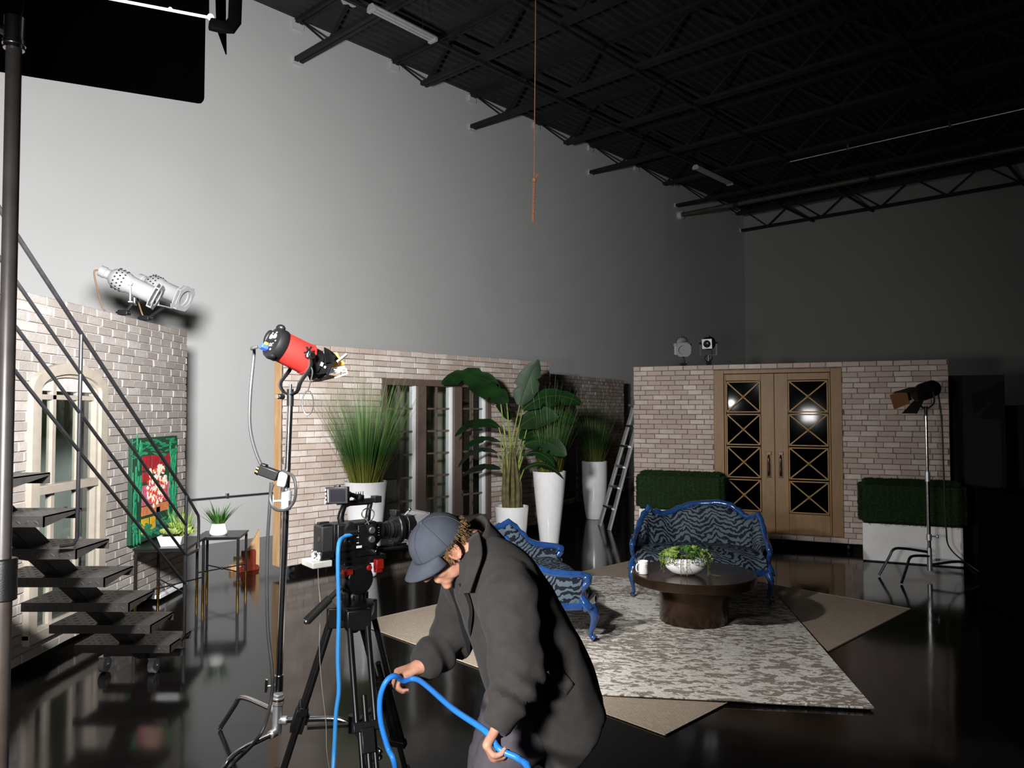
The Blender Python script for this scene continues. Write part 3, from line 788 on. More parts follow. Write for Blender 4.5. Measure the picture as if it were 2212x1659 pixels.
def planter(lab, loc, prof, rim, seed, h, lean, n=420, keep=None):
    t = thing('grass_planter', lab, 'planter', loc, 0, 'tall white planters')
    zt = prof[-1][1]
    m = MB(); pr = prof + [(rim-.012, zt), (rim-.018, zt-.05), (.0, zt-.05)]
    m.lathe(pr, 48); m.build('pot', MT['white_pot'], t, angle=50)
    m = MB(); m.lathe([(rim-.016, zt-.035), (rim*.75, zt-.012), (rim*.4, zt+.012), (0, zt+.018)], 28); m.build('soil', MT['soil'], t)
    g = blades(n, rim*.72, h, lean, seed, keep=keep)
    g.v = [(x,y,z+zt-.02) for x,y,z in g.v]
    g.build('grass', m_blade('grass_blades_%d' % seed, srgb('#77742a'), srgb('#234a17'), srgb('#86a862'), zt-.02, zt+h), t, fix=False, smooth=False)
    return t
prof1 = [(.0,.0),(.105,.0),(.118,.008),(.122,.03),(.165,.4),(.195,.7),(.215,.93),(.222,.975)]
planter('tall white planter of green grass between the camera and the three-lite window', (-1.52, 7.92, 0), prof1, .222, 1, 1.22, .46, 760, keep=(-.735,.678,.55))
planter('tall white planter of green grass to the right of the banana-leaf plant', (.47, 9.62, 0), [(r*.96,z*.97) for r,z in prof1], .213, 2, 1.15, .34, keep=(-1,0,.2))
prof4 = [(.0,.0),(.125,.0),(.135,.01),(.15,.1),(.178,.3),(.192,.45),(.198,.6),(.2,.85),(.2,.91)]
planter('farthest white planter of grass, standing beside the stepladder', (1.31, 12.1, 0), prof4, .2, 3, 1.15, .36)
# banana-leaf plant
bp = thing('banana_leaf_plant', 'big-leaved plant in round white pot before the brick flat', 'potted plant', (-.005, 9.45, 0))
m = MB(); m.lathe([(0,0),(.15,0),(.165,.02),(.19,.25),(.208,.48),(.212,.53),(.2,.53),(.196,.48),(0,.48)], 40); m.build('pot', MT['white_pot'], bp, angle=50)
m = MB(); m.lathe([(.198,.49),(.1,.505),(0,.51)], 24); m.build('soil', MT['soil'], bp)
rnd = random.Random(3); stems = MB(); ribs = MB(); leaves = MB(); dry = MB()
def leaf(base, tip_dir, L, Wd, bend, seed, roll=0):
    r = random.Random(seed); d = V(tip_dir).normalized(); S = 14; p = V(base); ctr = [p.copy()]; dd = d.copy(); dirs = [dd.copy()]
    for k in range(S):
        dd = (dd + V((0,0,-bend/S))).normalized(); p = p + dd*L/S; ctr.append(p.copy()); dirs.append(dd.copy())
    hor = V((d.x, d.y, 0)); hor = hor.normalized() if hor.length > .05 else V((1,0,0)); side0 = V((-hor.y, hor.x, 0))
    for sg in (-1, 1):
        vs = []
        for k in range(S+1):
            t = k/S; w = Wd*sin(pi*min(1,t*.93+.04))**.75*(1-.15*t); n = dirs[k].cross(side0).normalized()
            sd = (side0*cos(roll) + n*sin(roll)); n2 = dirs[k].cross(sd)
            q = ctr[k] + sd*sg*w*.55 + n2*(-.16*w*.4); e = ctr[k] + sd*sg*w*(1+ (.06 if k%3==0 else 0)) + n2*(.10*w) + V((0,0,-.18*w))
            if k in (5, 6, 9) and r.random() < .5: e = ctr[k] + sd*sg*w*.62
            vs += [ctr[k] - n2*.004, q, e]
        leaves.add(vs, [(3*k+i, 3*k+i+1, 3*k+i+4, 3*k+i+3) for k in range(S) for i in (0,1)])
    return ctr
# (height of the leaf base, azimuth in the picture plane, pitch, length, width, bend)
spec = [  # bx, bz, direction(x,y,z), L, W, bend, roll
 (-.16, 1.98, (-.8,-.15,.85), .78, .15, 1.5, .9), (-.06,1.80,(-.55,-.4,.75),.62,.15,1.1,.8),
 (.10, 1.78, (.28,.1,1.0), .62, .17, .6, 1.0), (.14,1.72,(.75,-.1,.8),.80,.17,1.5,.8), (.20,1.52,(.85,.2,.65),.68,.15,1.1,.9),
 (.10,1.50,(.6,-.2,.75),.55,.16,1.4,1.1),
 (-.16,1.50,(-.75,-.2,.6),.62,.12,1.7,.6), (-.14,1.32,(-.9,.2,.55),.52,.09,1.5,.5), (-.18,1.18,(-.95,-.1,.7),.58,.10,2.0,.4),
 (.16,1.28,(.8,-.3,.55),.60,.15,1.6,1.0), (.14,1.14,(.75,-.4,.7),.50,.09,1.9,.5), (-.14,.98,(-.9,-.2,.45),.52,.11,1.2,.5),
 (.15,.98,(.8,.0,.75),.56,.085,2.0,.4), (.12,1.35,(.5,.5,.6),.6,.15,1.2,.5),(-.05,1.6,(-.2,.6,.8),.6,.15,1.2,.4)]
for i, (bx, bz, dr, L, Wd, bend, rl) in enumerate(spec):
    b0 = V((rnd.uniform(-.06,.06), rnd.uniform(-.06,.06), .5)); b1 = V((bx, rnd.uniform(-.06,.06), bz))
    stems.tube(bez([b0, b0.lerp(b1,.5)+V((b0.x*.3-bx*.22,0,.03)), b1], 6), [.018-.011*k/12 for k in range(13)], 7)
    c = leaf(b1, dr, L, Wd, bend, i, rl); ribs.tube(c, [.006*(1-.8*k/14) for k in range(15)], 5)
for i in range(9):
    a = 2*pi*i/9; dry.tube(bez([(.09*cos(a),.09*sin(a),.5),(.10*cos(a),.10*sin(a),.8),(.06*cos(a)+rnd.uniform(-.03,.03),.06*sin(a),1.1+rnd.uniform(-.12,.2))],5), [.035,.034,.032,.03,.028,.026,.024,.022,.018,.014,.008], 7)
dry.build('stalk', MT['bark'], bp); stems.build('stem', MT['stem'], bp); leaves.build('foliage', MT['bigleaf'], bp, fix=False, angle=60); ribs.build('leaf_midrib', MT['midrib'], bp, split=False)

# ---------- sofas -------------------------------------------------------------------------
def make_sofa(label, loc, rz):
    t = thing('sofa', label, 'sofa', loc, rz, 'blue tiger-stripe sofas')
    N = 60
    def plan(s, inset=0.0):
        ph = s*pi/2; A, B = .70-inset, .62-inset
        c, q = cos(ph), sin(ph)
        return V((A*math.copysign(abs(q)**.72, q), -.30 + B*abs(c)**.62, 0))
    def toph(s):
        a = abs(s)
        a = abs(s - .13*(1-s*s)); a = min(1, a)
        key = [(0,.83),(.12,.815),(.24,.765),(.34,.715),(.42,.70),(.47,.712),(.50,.735),(.53,.715),(.58,.725),(.62,.79),(.645,.735),(.70,.72),(.78,.64),(.86,.56),(.93,.53),(1.0,.515)]
        for (p,h),(q,g) in zip(key, key[1:]):
            if p <= a <= q:
                u = (a-p)/(q-p); u = u*u*(3-2*u); return h+(g-h)*u
        return .515
    S = [-1+2*k/N for k in range(N+1)]
    # inner upholstery: a padded shell, channelled
    inner = []; H = 12
    for s in S:
        ch = .5+.5*cos(s*pi*5.0); pad = .035 + .022*sqrt(ch)
        o = plan(s, .03); i = plan(s, .03+pad*1.1); dirn = (i-o)
        col = []
        zt = toph(s)-.025
        for k in range(H+1):
            u = k/H; z = .33+(zt-.33)*u; bulge = (sin(pi*min(1, u*.9+.1))**.5)
            rec = V((0, .06*u, 0))*max(0, 1-abs(s))   # back rake
            col.append(o + dirn*(.35+.75*bulge) + rec + V((0,0,z)))
        col.append(o + V((0,.06,0))*max(0,1-abs(s)) + V((0,0,zt+.005)))
        inner.append(col)
    m = MB(); m.loft(inner, close_u=False); back = m.build('backrest', MT['tiger'], t, angle=70, fix=False)
    m = MB(); outer = []
    for s in S:
        o = plan(s, -.015); r = V((0,.06,0))*max(0,1-abs(s))
        outer.append([o*.985 + V((0,0,.28)), o + r*.5 + V((0,0,(toph(s)+.28)/2)), o + r + V((0,0,toph(s)-.02))])
    m.loft(outer, close_u=False)
    m.build('outer_cover', MT['tiger'], t, angle=70, fix=False)
    # carved rail along the top, front posts and lower rail
    m = MB(); pts = [plan(s, .01) + V((0,.06,0))*max(0,1-abs(s)) + V((0,0,toph(s))) for s in S]
    rr = [.027 + .008*abs(sin(s*pi*9)) for s in S]
    m.tube(pts, rr, 10)
    for sg in (-1,1):
        p = plan(sg, .01)
        m.tube(bez([p+V((0,0,.515)), p+V((0,-.03,.50)), p+V((sg*.005,-.045,.46)), p+V((0,-.01,.41)), p+V((-sg*.01,.005,.36)), p+V((sg*.01,-.02,.30)), p+V((sg*.02,-.05,.25))],5), [.03]*4+[.034,.036,.034,.03]+[.027]*10+[.028,.03,.032,.034,.036,.038,.04,.04,.04], 10)
        m.ell(p+V((0,-.045,.49)), (.03,.032,.035))
    for s in (-.62,-.5,0,.5,.62): m.ell(plan(s,.01)+V((0,.06*(1-abs(s)),toph(s)+.008)), (.03,.02,.018))
    m.build('carved_rail', MT['blue_lacquer'], t)
    # serpentine front rail
    def front(u, z, ex=0):
        x = -.72+1.44*u; y = -.34 - .07*(.5-.5*cos(u*4*pi)) - ex - .04*sin(pi*u); return V((x, y, z))
    m = MB(); U = [k/40 for k in range(41)]
    m.loft([[front(u,.24+.02*cos(u*4*pi),-.02), front(u,.235+.02*cos(u*4*pi),.014), front(u,.30,.014), front(u,.305,-.02)] for u in U], caps=True)
    for u in (.25,.5,.75): m.ell(front(u,.255,.012), (.06,.015,.03))
    lo = [plan(s, -.005)+V((0,0,.27)) for s in S]; m.tube(lo, .03, 8)
    m.build('seat_rail', MT['blue_lacquer'], t)
    # puffed seat
    rings = []
    for k in range(15):
        v = k/14; ring = []
        for i in range(41):
            u = i/40; f = front(u, 0, .035*sin(pi*min(1,v*2)) ); ps = plan(-1+2*u, .06)
            f.x *= .93
            bk = V((ps.x*.97, ps.y, 0))
            p = f.lerp(bk, v); zz = .30 + .135*(sin(pi*min(1, v*1.6+.0)/2)**.6)*(1-.10*v) + .025*sin(pi*u*1)*sin(pi*v)
            ring.append(V((p.x, p.y, zz)))
        rings.append(ring)
    m = MB(); m.loft(rings, close_u=False); m.build('seat', MT['tiger'], t, angle=70, fix=False)
    for x, y, fr in ((-.68,-.36,1),(.68,-.36,1),(-.5,.2,0),(.5,.2,0)):
        m = MB(); sg = 1 if x > 0 else -1; k = -1 if fr else 1
        P = bez([(x,y,.27),(x+sg*.02,y+k*.03,.20),(x+sg*.005,y+k*.02,.11),(x-sg*.005,y+k*.005,.045),(x+sg*.015,y+k*.035,.016)],5)
        n = len(P); m.tube(P, [.045-.028*sin(min(1,i/(n-1)*1.25)*pi/2) + (.008 if i > n-4 else 0) for i in range(n)], 10)
        m.build('leg', MT['blue_lacquer'], t)
    return t
s2 = make_sofa('blue tiger-stripe sofa behind the round bronze table, facing it', (1.76, 7.20, .030), radians(-13))
s2.scale = (.86, 1.08, .93)
s1 = dup(s2, (.12, 6.14, .030), radians(96), 'blue tiger-stripe sofa partly hidden behind the bending man')

# ---------- round table, bowl, mug -----------------------------------------------------
TX, TY, TZ = 1.462, 6.17, .0242
tb = thing('coffee_table', 'round dark bronze coffee table on a drum base', 'table', (TX, TY, TZ))
m = MB(); m.lathe([(0,.30),(.40,.30),(.475,.305),(.488,.312),(.488,.375),(.482,.383),(0,.385)], 72); m.build('table_top', MT['bronze'], tb, angle=35)
m = MB(); m.lathe([(.0,0),(.268,0),(.27,.003),(.27,.29),(.255,.292),(.255,.30),(0,.30)], 64); m.build('drum_base', MT['bronze'], tb, angle=35)
ZTOP = TZ+.385
bw_ = V((1.375, 6.06, ZTOP+.0))
bl = thing('succulent_bowl', 'white oval bowl of trailing succulents on the round table', 'potted plant', bw_, radians(-8))
m = MB(); S = [(.0,.0),(.07,.002),(.115,.02),(.155,.055),(.166,.085),(.158,.115),(.135,.135),(.125,.13),(.11,.118),(0,.116)]
m.lathe(S, 40, Matrix.Diagonal((1.0,.62,1,1))); m.build('bowl', MT['white_pot'], bl, angle=60)
m = MB(); m.lathe([(.115,.118),(.06,.135),(0,.14)], 24, Matrix.Diagonal((1,.62,1,1))); m.build('soil', MT['soil'], bl)
def rosette(m, c, r, n, tilt, rnd, lw=.30):
    for i in range(n):
        a = 2.4*i; e = .15+1.1*i/n; L = r*(1-.45*i/n); o = V((cos(a)*cos(e), sin(a)*cos(e), sin(e)))
        o = (o + V(tilt)*.5).normalized(); s = o.cross(V((0,0,1))).normalized(); u = s.cross(o)
        c0 = V(c); w = L*lw
        m.add([c0-s*w*.4, c0+s*w*.4, c0+o*L*.6+s*w+u*.1*L, c0+o*L+u*.12*L, c0+o*L*.6-s*w+u*.1*L, c0+o*L*.5-u*w*.5], [(0,1,2,4),(4,2,3),(1,0,5),(0,4,5),(4,3,5),(3,2,5),(2,1,5)])
def sprig(m, pts, r, n, rnd, lr):
    P = bez(pts, 6); m.tube(P, .0025, 5)
    for i in range(n):
        t = (i+.5)/n*(len(P)-1.01); k = int(t); p = P[k].lerp(P[k+1], t-k); a = 2.3*i+rnd.uniform(-.3,.3)
        d = (P[k+1]-P[k]).normalized(); s = d.orthogonal().normalized(); u = d.cross(s); o = s*cos(a)+u*sin(a)
        w = d.cross(o)*lr*.42; L = lr*rnd.uniform(.7,1.1)
        m.add([p, p+o*L*.55+w+d*L*.3, p+o*L+d*L*.55, p+o*L*.55-w+d*L*.3], [(0,1,2,3)])
rnd = random.Random(11)
g1, g2, g3 = MB(), MB(), MB()
for i in range(26):
    a = rnd.uniform(0, 2*pi); rr = .10*sqrt(rnd.random()); p = (rr*cos(a)*1.3, rr*sin(a)*.7, .15+.05*(1-rr/.1)+rnd.uniform(0,.02))
    rosette(g1 if i % 3 else g2, p, rnd.uniform(.04,.065), 14, (cos(a)*rr*7, sin(a)*rr*7, .4), rnd)
for i in range(22):
    a = -pi/2 + rnd.uniform(-1.9,1.9); x, y = .13*cos(a)*1.15, .085*sin(a)
    dx, dy = cos(a), sin(a)
    sprig(g2 if i % 2 else g1, [(x*.5,y*.5,.14),(x,y,.185),(x+dx*.04,y+dy*.05,.165),(x+dx*.055,y+dy*.07,.10+rnd.uniform(-.02,.03))], .003, 16, rnd, .024)
for (x,y,z) in ((-.045,-.115,.015),(.0,-.12,.01),(-.17,-.03,.02),(-.185,.01,.03),(.17,-.04,.0),(.185,.0,.01),(.16,-.07,.005)):
    a = atan2(y, x); sprig(g3, [(x*.6,y*.5,.15),(x*.9,y*.9,.16),(x*1.02,y*1.03,.11),(x*1.02,y*1.05,max(.012,z))], .003, 26, rnd, .014)
sprig(g3, [(.17,-.04,.02),(.20,-.05,.012),(.26,-.06,.010)], .002, 12, rnd, .012)
g1.build('green_succulent', MT['succ1'], bl, fix=False, smooth=False); g2.build('pale_succulent', MT['succ2'], bl, fix=False, smooth=False); g3.build('trailing_vine', mat('olive_trailing_vine', srgb('#55601f'), .55, var=.35, scale=30), bl, fix=False, smooth=False)
mg = thing('mug', 'white mug with grey logo on the edge of the round table', 'mug', (1.045, 6.10, ZTOP))
m = MB(); m.lathe([(0,0),(.038,0),(.041,.004),(.041,.10),(.038,.10),(.037,.008),(0,.007)], 32); m.build('cup', MT['mug'], mg, angle=40)
m = MB(); m.tube(bez([(-.035,-.022,.082),(-.055,-.036,.078),(-.062,-.041,.05),(-.053,-.036,.022),(-.035,-.022,.018)],6), .0055, 8); m.build('handle', MT['mug'], mg)
m = MB()
def onring(a, z, r=.0416): return V((r*cos(a), r*sin(a), z))
A0 = -1.0
m.tube([onring(A0+.20*cos(w)-.05, .062+.011*sin(w)) for w in [2*pi*k/16 for k in range(17)]], .0012, 5)
m.tube([onring(A0+.20*cos(w)+.32, .058+.010*sin(w)) for w in [2*pi*k/16 for k in range(17)]], .0012, 5)
m.tube([onring(A0-.05+k*.06, .05-.004*k) for k in range(6)], .0012, 5); m.build('logo', MT['ink'], mg)

# ---------- plant tables on the left ------------------------------------------------------
def plant_table(lab, loc, rz, w, d, h):
    t = thing('plant_table', lab, 'side table', loc, rz, 'black plant tables')
    m = MB(); m.bx(-w/2,w/2,-d/2,d/2,h-.014,h); m.bx(-w/2+.01,w/2-.01,-d/2+.01,d/2-.01,h-.03,h-.014); m.build('table_top', MT['black_satin'], t, bevel=.002)
    for sx in (-1,1):
        for sy in (-1,1):
            x, y = sx*(w/2-.02), sy*(d/2-.02)
            m = MB(); m.cyl((x,y,.15),(x,y,h-.03),.0125,n=10); lg = m.build('leg', MT['black_satin'], t)
            m = MB(); m.cyl((x,y,0),(x,y,.15),.0128,n=10); m.cyl((x,y,.148),(x,y,.154),.015,n=10); m.build('brass_foot', MT['brass'], lg)
    m = MB(); z = .22
    m.cyl((-w/2+.02,-d/2+.02,z),(w/2-.02,d/2-.02,z),.006,n=8); m.cyl((-w/2+.02,d/2-.02,z),(w/2-.02,-d/2+.02,z),.006,n=8); m.ell((0,0,z),.014)
    m.build('cross_brace', MT['black_satin'], t)
    return t
plant_table('black plant table holding the painting and the low succulent trough', (-2.905, 6.52, 0), radians(8), .42, .62, .585)
plant_table('black plant table holding the round white pot, beside the pale wall', (-2.735, 7.22, 0), radians(8), .40, .40, .545)
# low trough
tr = thing('succulent_trough', 'low white trough of pale green succulents on the plant table', 'potted plant', (-2.83, 6.38, .585), radians(8))
m = MB(); P0 = [(-.075,-.075),(.075,-.075),(.075,.075),(-.075,.075)]; P1 = [(-.10,-.10),(.10,-.10),(.10,.10),(-.10,.10)]; P2 = [(-.09,-.09),(.09,-.09),(.09,.09),(-.09,.09)]
m.loft([[V((x,y,0)) for x,y in P0],[V((x,y,.085)) for x,y in P1],[V((x,y,.085)) for x,y in P2],[V((x*.95,y*.95,.06)) for x,y in P2]], caps=True); m.build('trough', MT['white_pot'], tr, bevel=.004, smooth=False)
m = MB(); m.bx(-.088,.088,-.088,.088,.055,.072); m.build('soil', MT['soil'], tr)
ga, gb = MB(), MB(); rnd = random.Random(8)
for (x,y,z,r) in ((-.05,-.05,.10,.07),(.03,-.07,.10,.08),(.08,.0,.12,.10),(-.07,.03,.10,.06),(.0,.03,.13,.09),(.10,.07,.10,.09),(.13,-.03,.09,.09)): rosette(ga, (x,y,z), r, 16, (x*4,y*4,.5), rnd, .25)
bl2 = blades(90, .06, .26, .55, 14, .009, .2); gb.add([V((p[0]+.06,p[1]+.03,p[2]+.07)) for p in bl2.v], bl2.f)
ga.build('succulent', MT['succ2'], tr, fix=False, smooth=False); gb.build('grass', m_blade('trough_grass', srgb('#6d7a2c'), srgb('#5b7f2a'), srgb('#9ab24c'), .07, .35), tr, fix=False, smooth=False)
# round pot
pt = thing('potted_plant', 'round white pot of spiky green leaves on a black plant table', 'potted plant', (-2.755, 7.17, .545))
m = MB(); m.lathe([(0,0),(.07,0),(.082,.012),(.083,.03),(.062,.102),(.056,.105),(.05,.098),(0,.09)], 32); m.build('pot', MT['white_pot'], pt, angle=45)
m = MB(); m.lathe([(.052,.09),(0,.1)], 16); m.build('soil', MT['soil'], pt)
bl3 = blades(64, .045, .23, 1.1, 31, .020, .55); bl3.v = [(x,y,z+.09) for x,y,z in bl3.v]
bl3.build('leaves', m_blade('pot_leaves', srgb('#4d6a24'), srgb('#2b5a1e'), srgb('#3f7a2c'), .09, .34), pt, fix=False, smooth=False)

# ---------- painting leaning on the left flat --------------------------------------------
PX = LX + .064; py0, py1 = 6.25, 7.08
pn = thing('painting', 'green-bordered painting of pale flowers standing against the brick flat', 'painting', (PX, py0, .60), radians(90))
PW, PH = py1-py0, .875
m = MB(); m.bx(0,PW,-.0,.035,0,PH); m.build('canvas', mat('painted_green_canvas', srgb('#1c5c3c'), .5, var=.5, scale=10, bump=.6, bscale=25, two='#123a2c'), pn, bevel=.003)
rnd = random.Random(77)
def dab(mb, x, z, w, h, a=0, y=-.004):
    c, s = cos(a), sin(a); n = 9; vs = []
    for k in range(n):
        t = 2*pi*k/n; q = rnd.uniform(.8,1.1); px, pz = w/2*cos(t)*q, h/2*sin(t)*q; vs.append((x+px*c-pz*s, y-rnd.uniform(0,.003), z+px*s+pz*c))
    b = vs + [(vx*1., .0, vz) for vx,_,vz in vs]
    mb.add(b, [tuple(range(n))] + [(k,(k+1)%n,n+(k+1)%n,n+k) for k in range(n)])
def pmat(n, h, two): return mat(n, srgb(h), .4, var=.2, scale=25, two=two, bump=.5, bscale=60)
groups = {'green_brushwork': (pmat('emerald_paint','#0f7a55','#2a8a60'), []), 'red_panel': (pmat('crimson_paint','#8a1220','#b01c2e'), []), 'pink_panel': (pmat('pink_paint','#b8406a','#d0708a'), []),
          'yellow_panel': (pmat('yellow_paint','#d8a012','#e8b828'), []), 'peach_panel': (pmat('peach_paint','#d07048','#d88a5a'), []), 'cream_blossom': (pmat('cream_paint','#e8dcc0','#f0e8d8'), []), 'red_blossom': (pmat('scarlet_paint','#b02418','#c8402c'), []), 'blue_vase': (pmat('navy_paint','#16284a','#20406a'), [])}
def G(k): 
    if not groups[k][1]: groups[k][1].append(MB())
    return groups[k][1][0]
for i in range(150):
    e = rnd.random()
    if e < .5: x = rnd.choice((rnd.uniform(.01,.16), rnd.uniform(PW-.16,PW-.01))); z = rnd.uniform(.02,PH-.02)
    else: x = rnd.uniform(.02,PW-.02); z = rnd.choice((rnd.uniform(.02,.16), rnd.uniform(PH-.17,PH-.02)))
    dab(G('green_brushwork'), x, z, rnd.uniform(.012,.03), rnd.uniform(.06,.16), 0 if e < .5 else rnd.uniform(1.2,1.9))
def pan(k, x0, x1, z0, z1): G(k).bx(x0, x1, -.003, .0, z0, z1)
for a, b in ((.17,.31),(.335,.46),(.485,PW-.15)): pan('red_panel', a, b, .60, .72)
pan('red_panel', .17, .30, .50, .58); pan('pink_panel', .17, PW-.15, .30, .47); pan('peach_panel', .17, PW-.16, .215, .29); pan('yellow_panel', .17, .30, .06, .19); pan('yellow_panel', .325, .42, .06, .19)
pan('blue_vase', .43, .50, .04, .26)
for i in range(75):
    a = rnd.uniform(0, 2*pi); r = sqrt(rnd.random()); x, z = .43+.19*r*cos(a), .45+.19*r*sin(a)*(1.0)
    dab(G('cream_blossom'), x, z, rnd.uniform(.03,.055), rnd.uniform(.03,.06), a, -.006)
for i in range(46):
    a = rnd.uniform(0, 2*pi); r = sqrt(rnd.random()); dab(G('red_blossom'), .43+.18*r*cos(a), .43+.18*r*sin(a), .015, .032, rnd.uniform(-.6,.6), -.010)
for k, (mm, L) in groups.items():
    if L: L[0].build(k, mm, pn, fix=True, smooth=False)

# ---------- rolling staircase --------------------------------------------------------------
st = thing('rolling_staircase', 'black steel rolling staircase with open diamond-plate treads', 'staircase', (-2.42, 4.9, 0))
SX0, SX1 = -2.72, -2.12; Z0, RISE, GO, YF = .25, .195, .262, 5.07
NT_ = 11
for k in range(NT_):
    z = Z0+RISE*k; yf = YF-GO*k; yn = yf-.30
    m = MB(); m.bx(SX0, SX1, yn, yf, z-.006, z)
    m.bx(SX0, SX1, yn, yn+.006, z-.05, z-.006); m.bx(SX0, SX1, yf-.006, yf, z-.05, z-.006)
    m.add([(SX1,yn,z-.05),(SX1,yf,z-.012),(SX1,yf,z),(SX1,yn,z),(SX1-.006,yn,z-.05),(SX1-.006,yf,z-.012),(SX1-.006,yf,z),(SX1-.006,yn,z)], [(0,1,2,3),(7,6,5,4),(0,4,5,1),(1,5,6,2),(2,6,7,3),(3,7,4,0)])
    # raised lozenges on the plate and its lip
    for i in range(14):
        for r in range(5):
            x = SX0+.03+i*.041; y = yn+.035+r*.055; a = .7 if (i+r) % 2 else -.7
            m.ell((x,y,z), (.014,.004,.0022), Matrix.Rotation(a,3,'Z'), 6, 4)
        m.ell((SX0+.03+i*.041, yn, z-.028), (.014,.003,.005), Matrix.Rotation(.6 if i%2 else -.6,3,'Y'), 6, 4)
    tr_ = m.build('tread', MT['stair'], st, True, angle=30)
    m = MB(); m.add([(-2.47,yn+.03,z-.05),(-2.47,yf-.02,z-.05),(-2.47,yf-.02,z-.12),(-2.37,yn+.03,z-.05),(-2.37,yf-.02,z-.05),(-2.37,yf-.02,z-.12)], [(0,1,2),(5,4,3),(0,3,4,1),(1,4,5,2),(2,5,3,0)])
    br_ = m.build('bracket', MT['stair'], tr_, smooth=False); br_.matrix_parent_inverse = WM(tr_).inverted()
m = MB(); sl = RISE/GO
m.bar((-2.42, YF+.02, Z0-.14), (-2.42, YF-GO*(NT_-1)-.25, Z0-.14+sl*(GO*(NT_-1)+.27)), .09, .10); m.build('stringer', MT['stair'], st, True, bevel=.006)
def rz_(y, o): return o + (YF-.16 - y)*sl
m = MB(); RX = -2.10; yl = 4.92; yt = YF-GO*(NT_-1)-.1
offs = (1.17, .975, .785, .60)
for i, o in enumerate(offs): m.cyl((RX, yl, rz_(yl,o)), (RX, yt, rz_(yt,o)), .0105 if i == 0 else .0085, n=10)
hy = 5.12
m.tube([(RX,yl,rz_(yl,offs[0])),(RX,hy-.01,rz_(hy,offs[0])-.01),(RX,hy,rz_(hy,offs[0])-.05),(RX,hy,.80),(RX,hy-.01,.775),(RX,yl,rz_(yl,offs[2])-.005)], .0095, 10)
for py_, zt_, zb_ in ((yl, rz_(yl,offs[0]), .245), (3.69, rz_(3.69,offs[0]), 1.06), (2.75, rz_(2.75,offs[0]), 1.78)):
    m.tube([(RX,py_,zt_),(RX,py_,zb_+.03),(RX-.015,py_,zb_),(RX-.08,py_,zb_-.01)], .0095, 10)
m.build('handrail', MT['rail'], st, True)
m = MB(); yb = YF-GO*(NT_-1)-.1; zb_ = Z0+RISE*(NT_-1)-.1
for sx in (-.26,.26):
    m.bar((-2.42+sx, yb, zb_), (-2.42+sx, yb+.2, .12), .05, .05)
m.bar((-2.68,5.06,.12),(-2.16,5.06,.12),.05,.05); m.bar((-2.68,yb+.2,.12),(-2.16,yb+.2,.12),.05,.05)
m.bar((-2.42,5.02,.12),(-2.42,4.9,.25),.08,.06)
m.build('base_frame', MT['stair'], st, True, bevel=.004)
for x, y in ((-2.66,5.02),(-2.33,5.0),(-2.66,yb+.2),(-2.2,yb+.2)):
    m = MB(); m.cyl((x-.018,y,.052),(x+.018,y,.052),.05,n=22); w = m.build('caster', MT['grey_plastic'], st, True)
    m = MB(); m.bx(x-.026,x-.02,y-.02,y+.02,.045,.10); m.bx(x+.02,x+.026,y-.02,y+.02,.045,.10); m.bx(x-.026,x+.026,y-.03,y+.03,.096,.104); m.cyl((x-.03,y,.052),(x+.03,y,.052),.008,n=8)
    f = m.build('fork', MT['steel'], w); f.matrix_parent_inverse = WM(w).inverted()

# ---------- step ladder -------------------------------------------------------------------
ld = thing('stepladder', 'aluminium stepladder standing half behind the gold door flat', 'ladder', (1.86, 11.25, 0), radians(-80))
# seen nearly edge-on: local x is the width, local y the spread
m = MB(); HL = 1.78
for sx in (-1,1):
    m.bar((sx*.24,-.52,0),(sx*.17,0,HL),.11,.03,(0,1,0))
m.build('front_rail', MT['ladder'], ld, bevel=.003)
m = MB()
for sx in (-1,1): m.bar((sx*.22,.46,0),(sx*.16,.03,HL),.07,.025,(0,1,0))
for k in range(4): 
    f = .15+.22*k; m.bar((-.22+.06*f,.46-.43*f,HL*f),(.22-.06*f,.46-.43*f,HL*f),.03,.02)
m.build('rear_frame', MT['ladder'], ld, bevel=.003)
for k in range(5):
    f = (k+1)/6; m = MB(); m.box((0,-.52+.52*f,HL*f),(.46-.13*f,.085,.03)); m.build('step', MT['steel'], ld, bevel=.003)
m = MB(); m.box((0,.0,HL+.01),(.40,.16,.04)); m.build('top_cap', MT['grey_plastic'], ld, bevel=.006)
m = MB()
for sx in (-1,1): m.bar((sx*.215,-.30,HL*.42),(sx*.2,.27,HL*.42),.02,.006)
m.build('spreader', MT['steel'], ld)
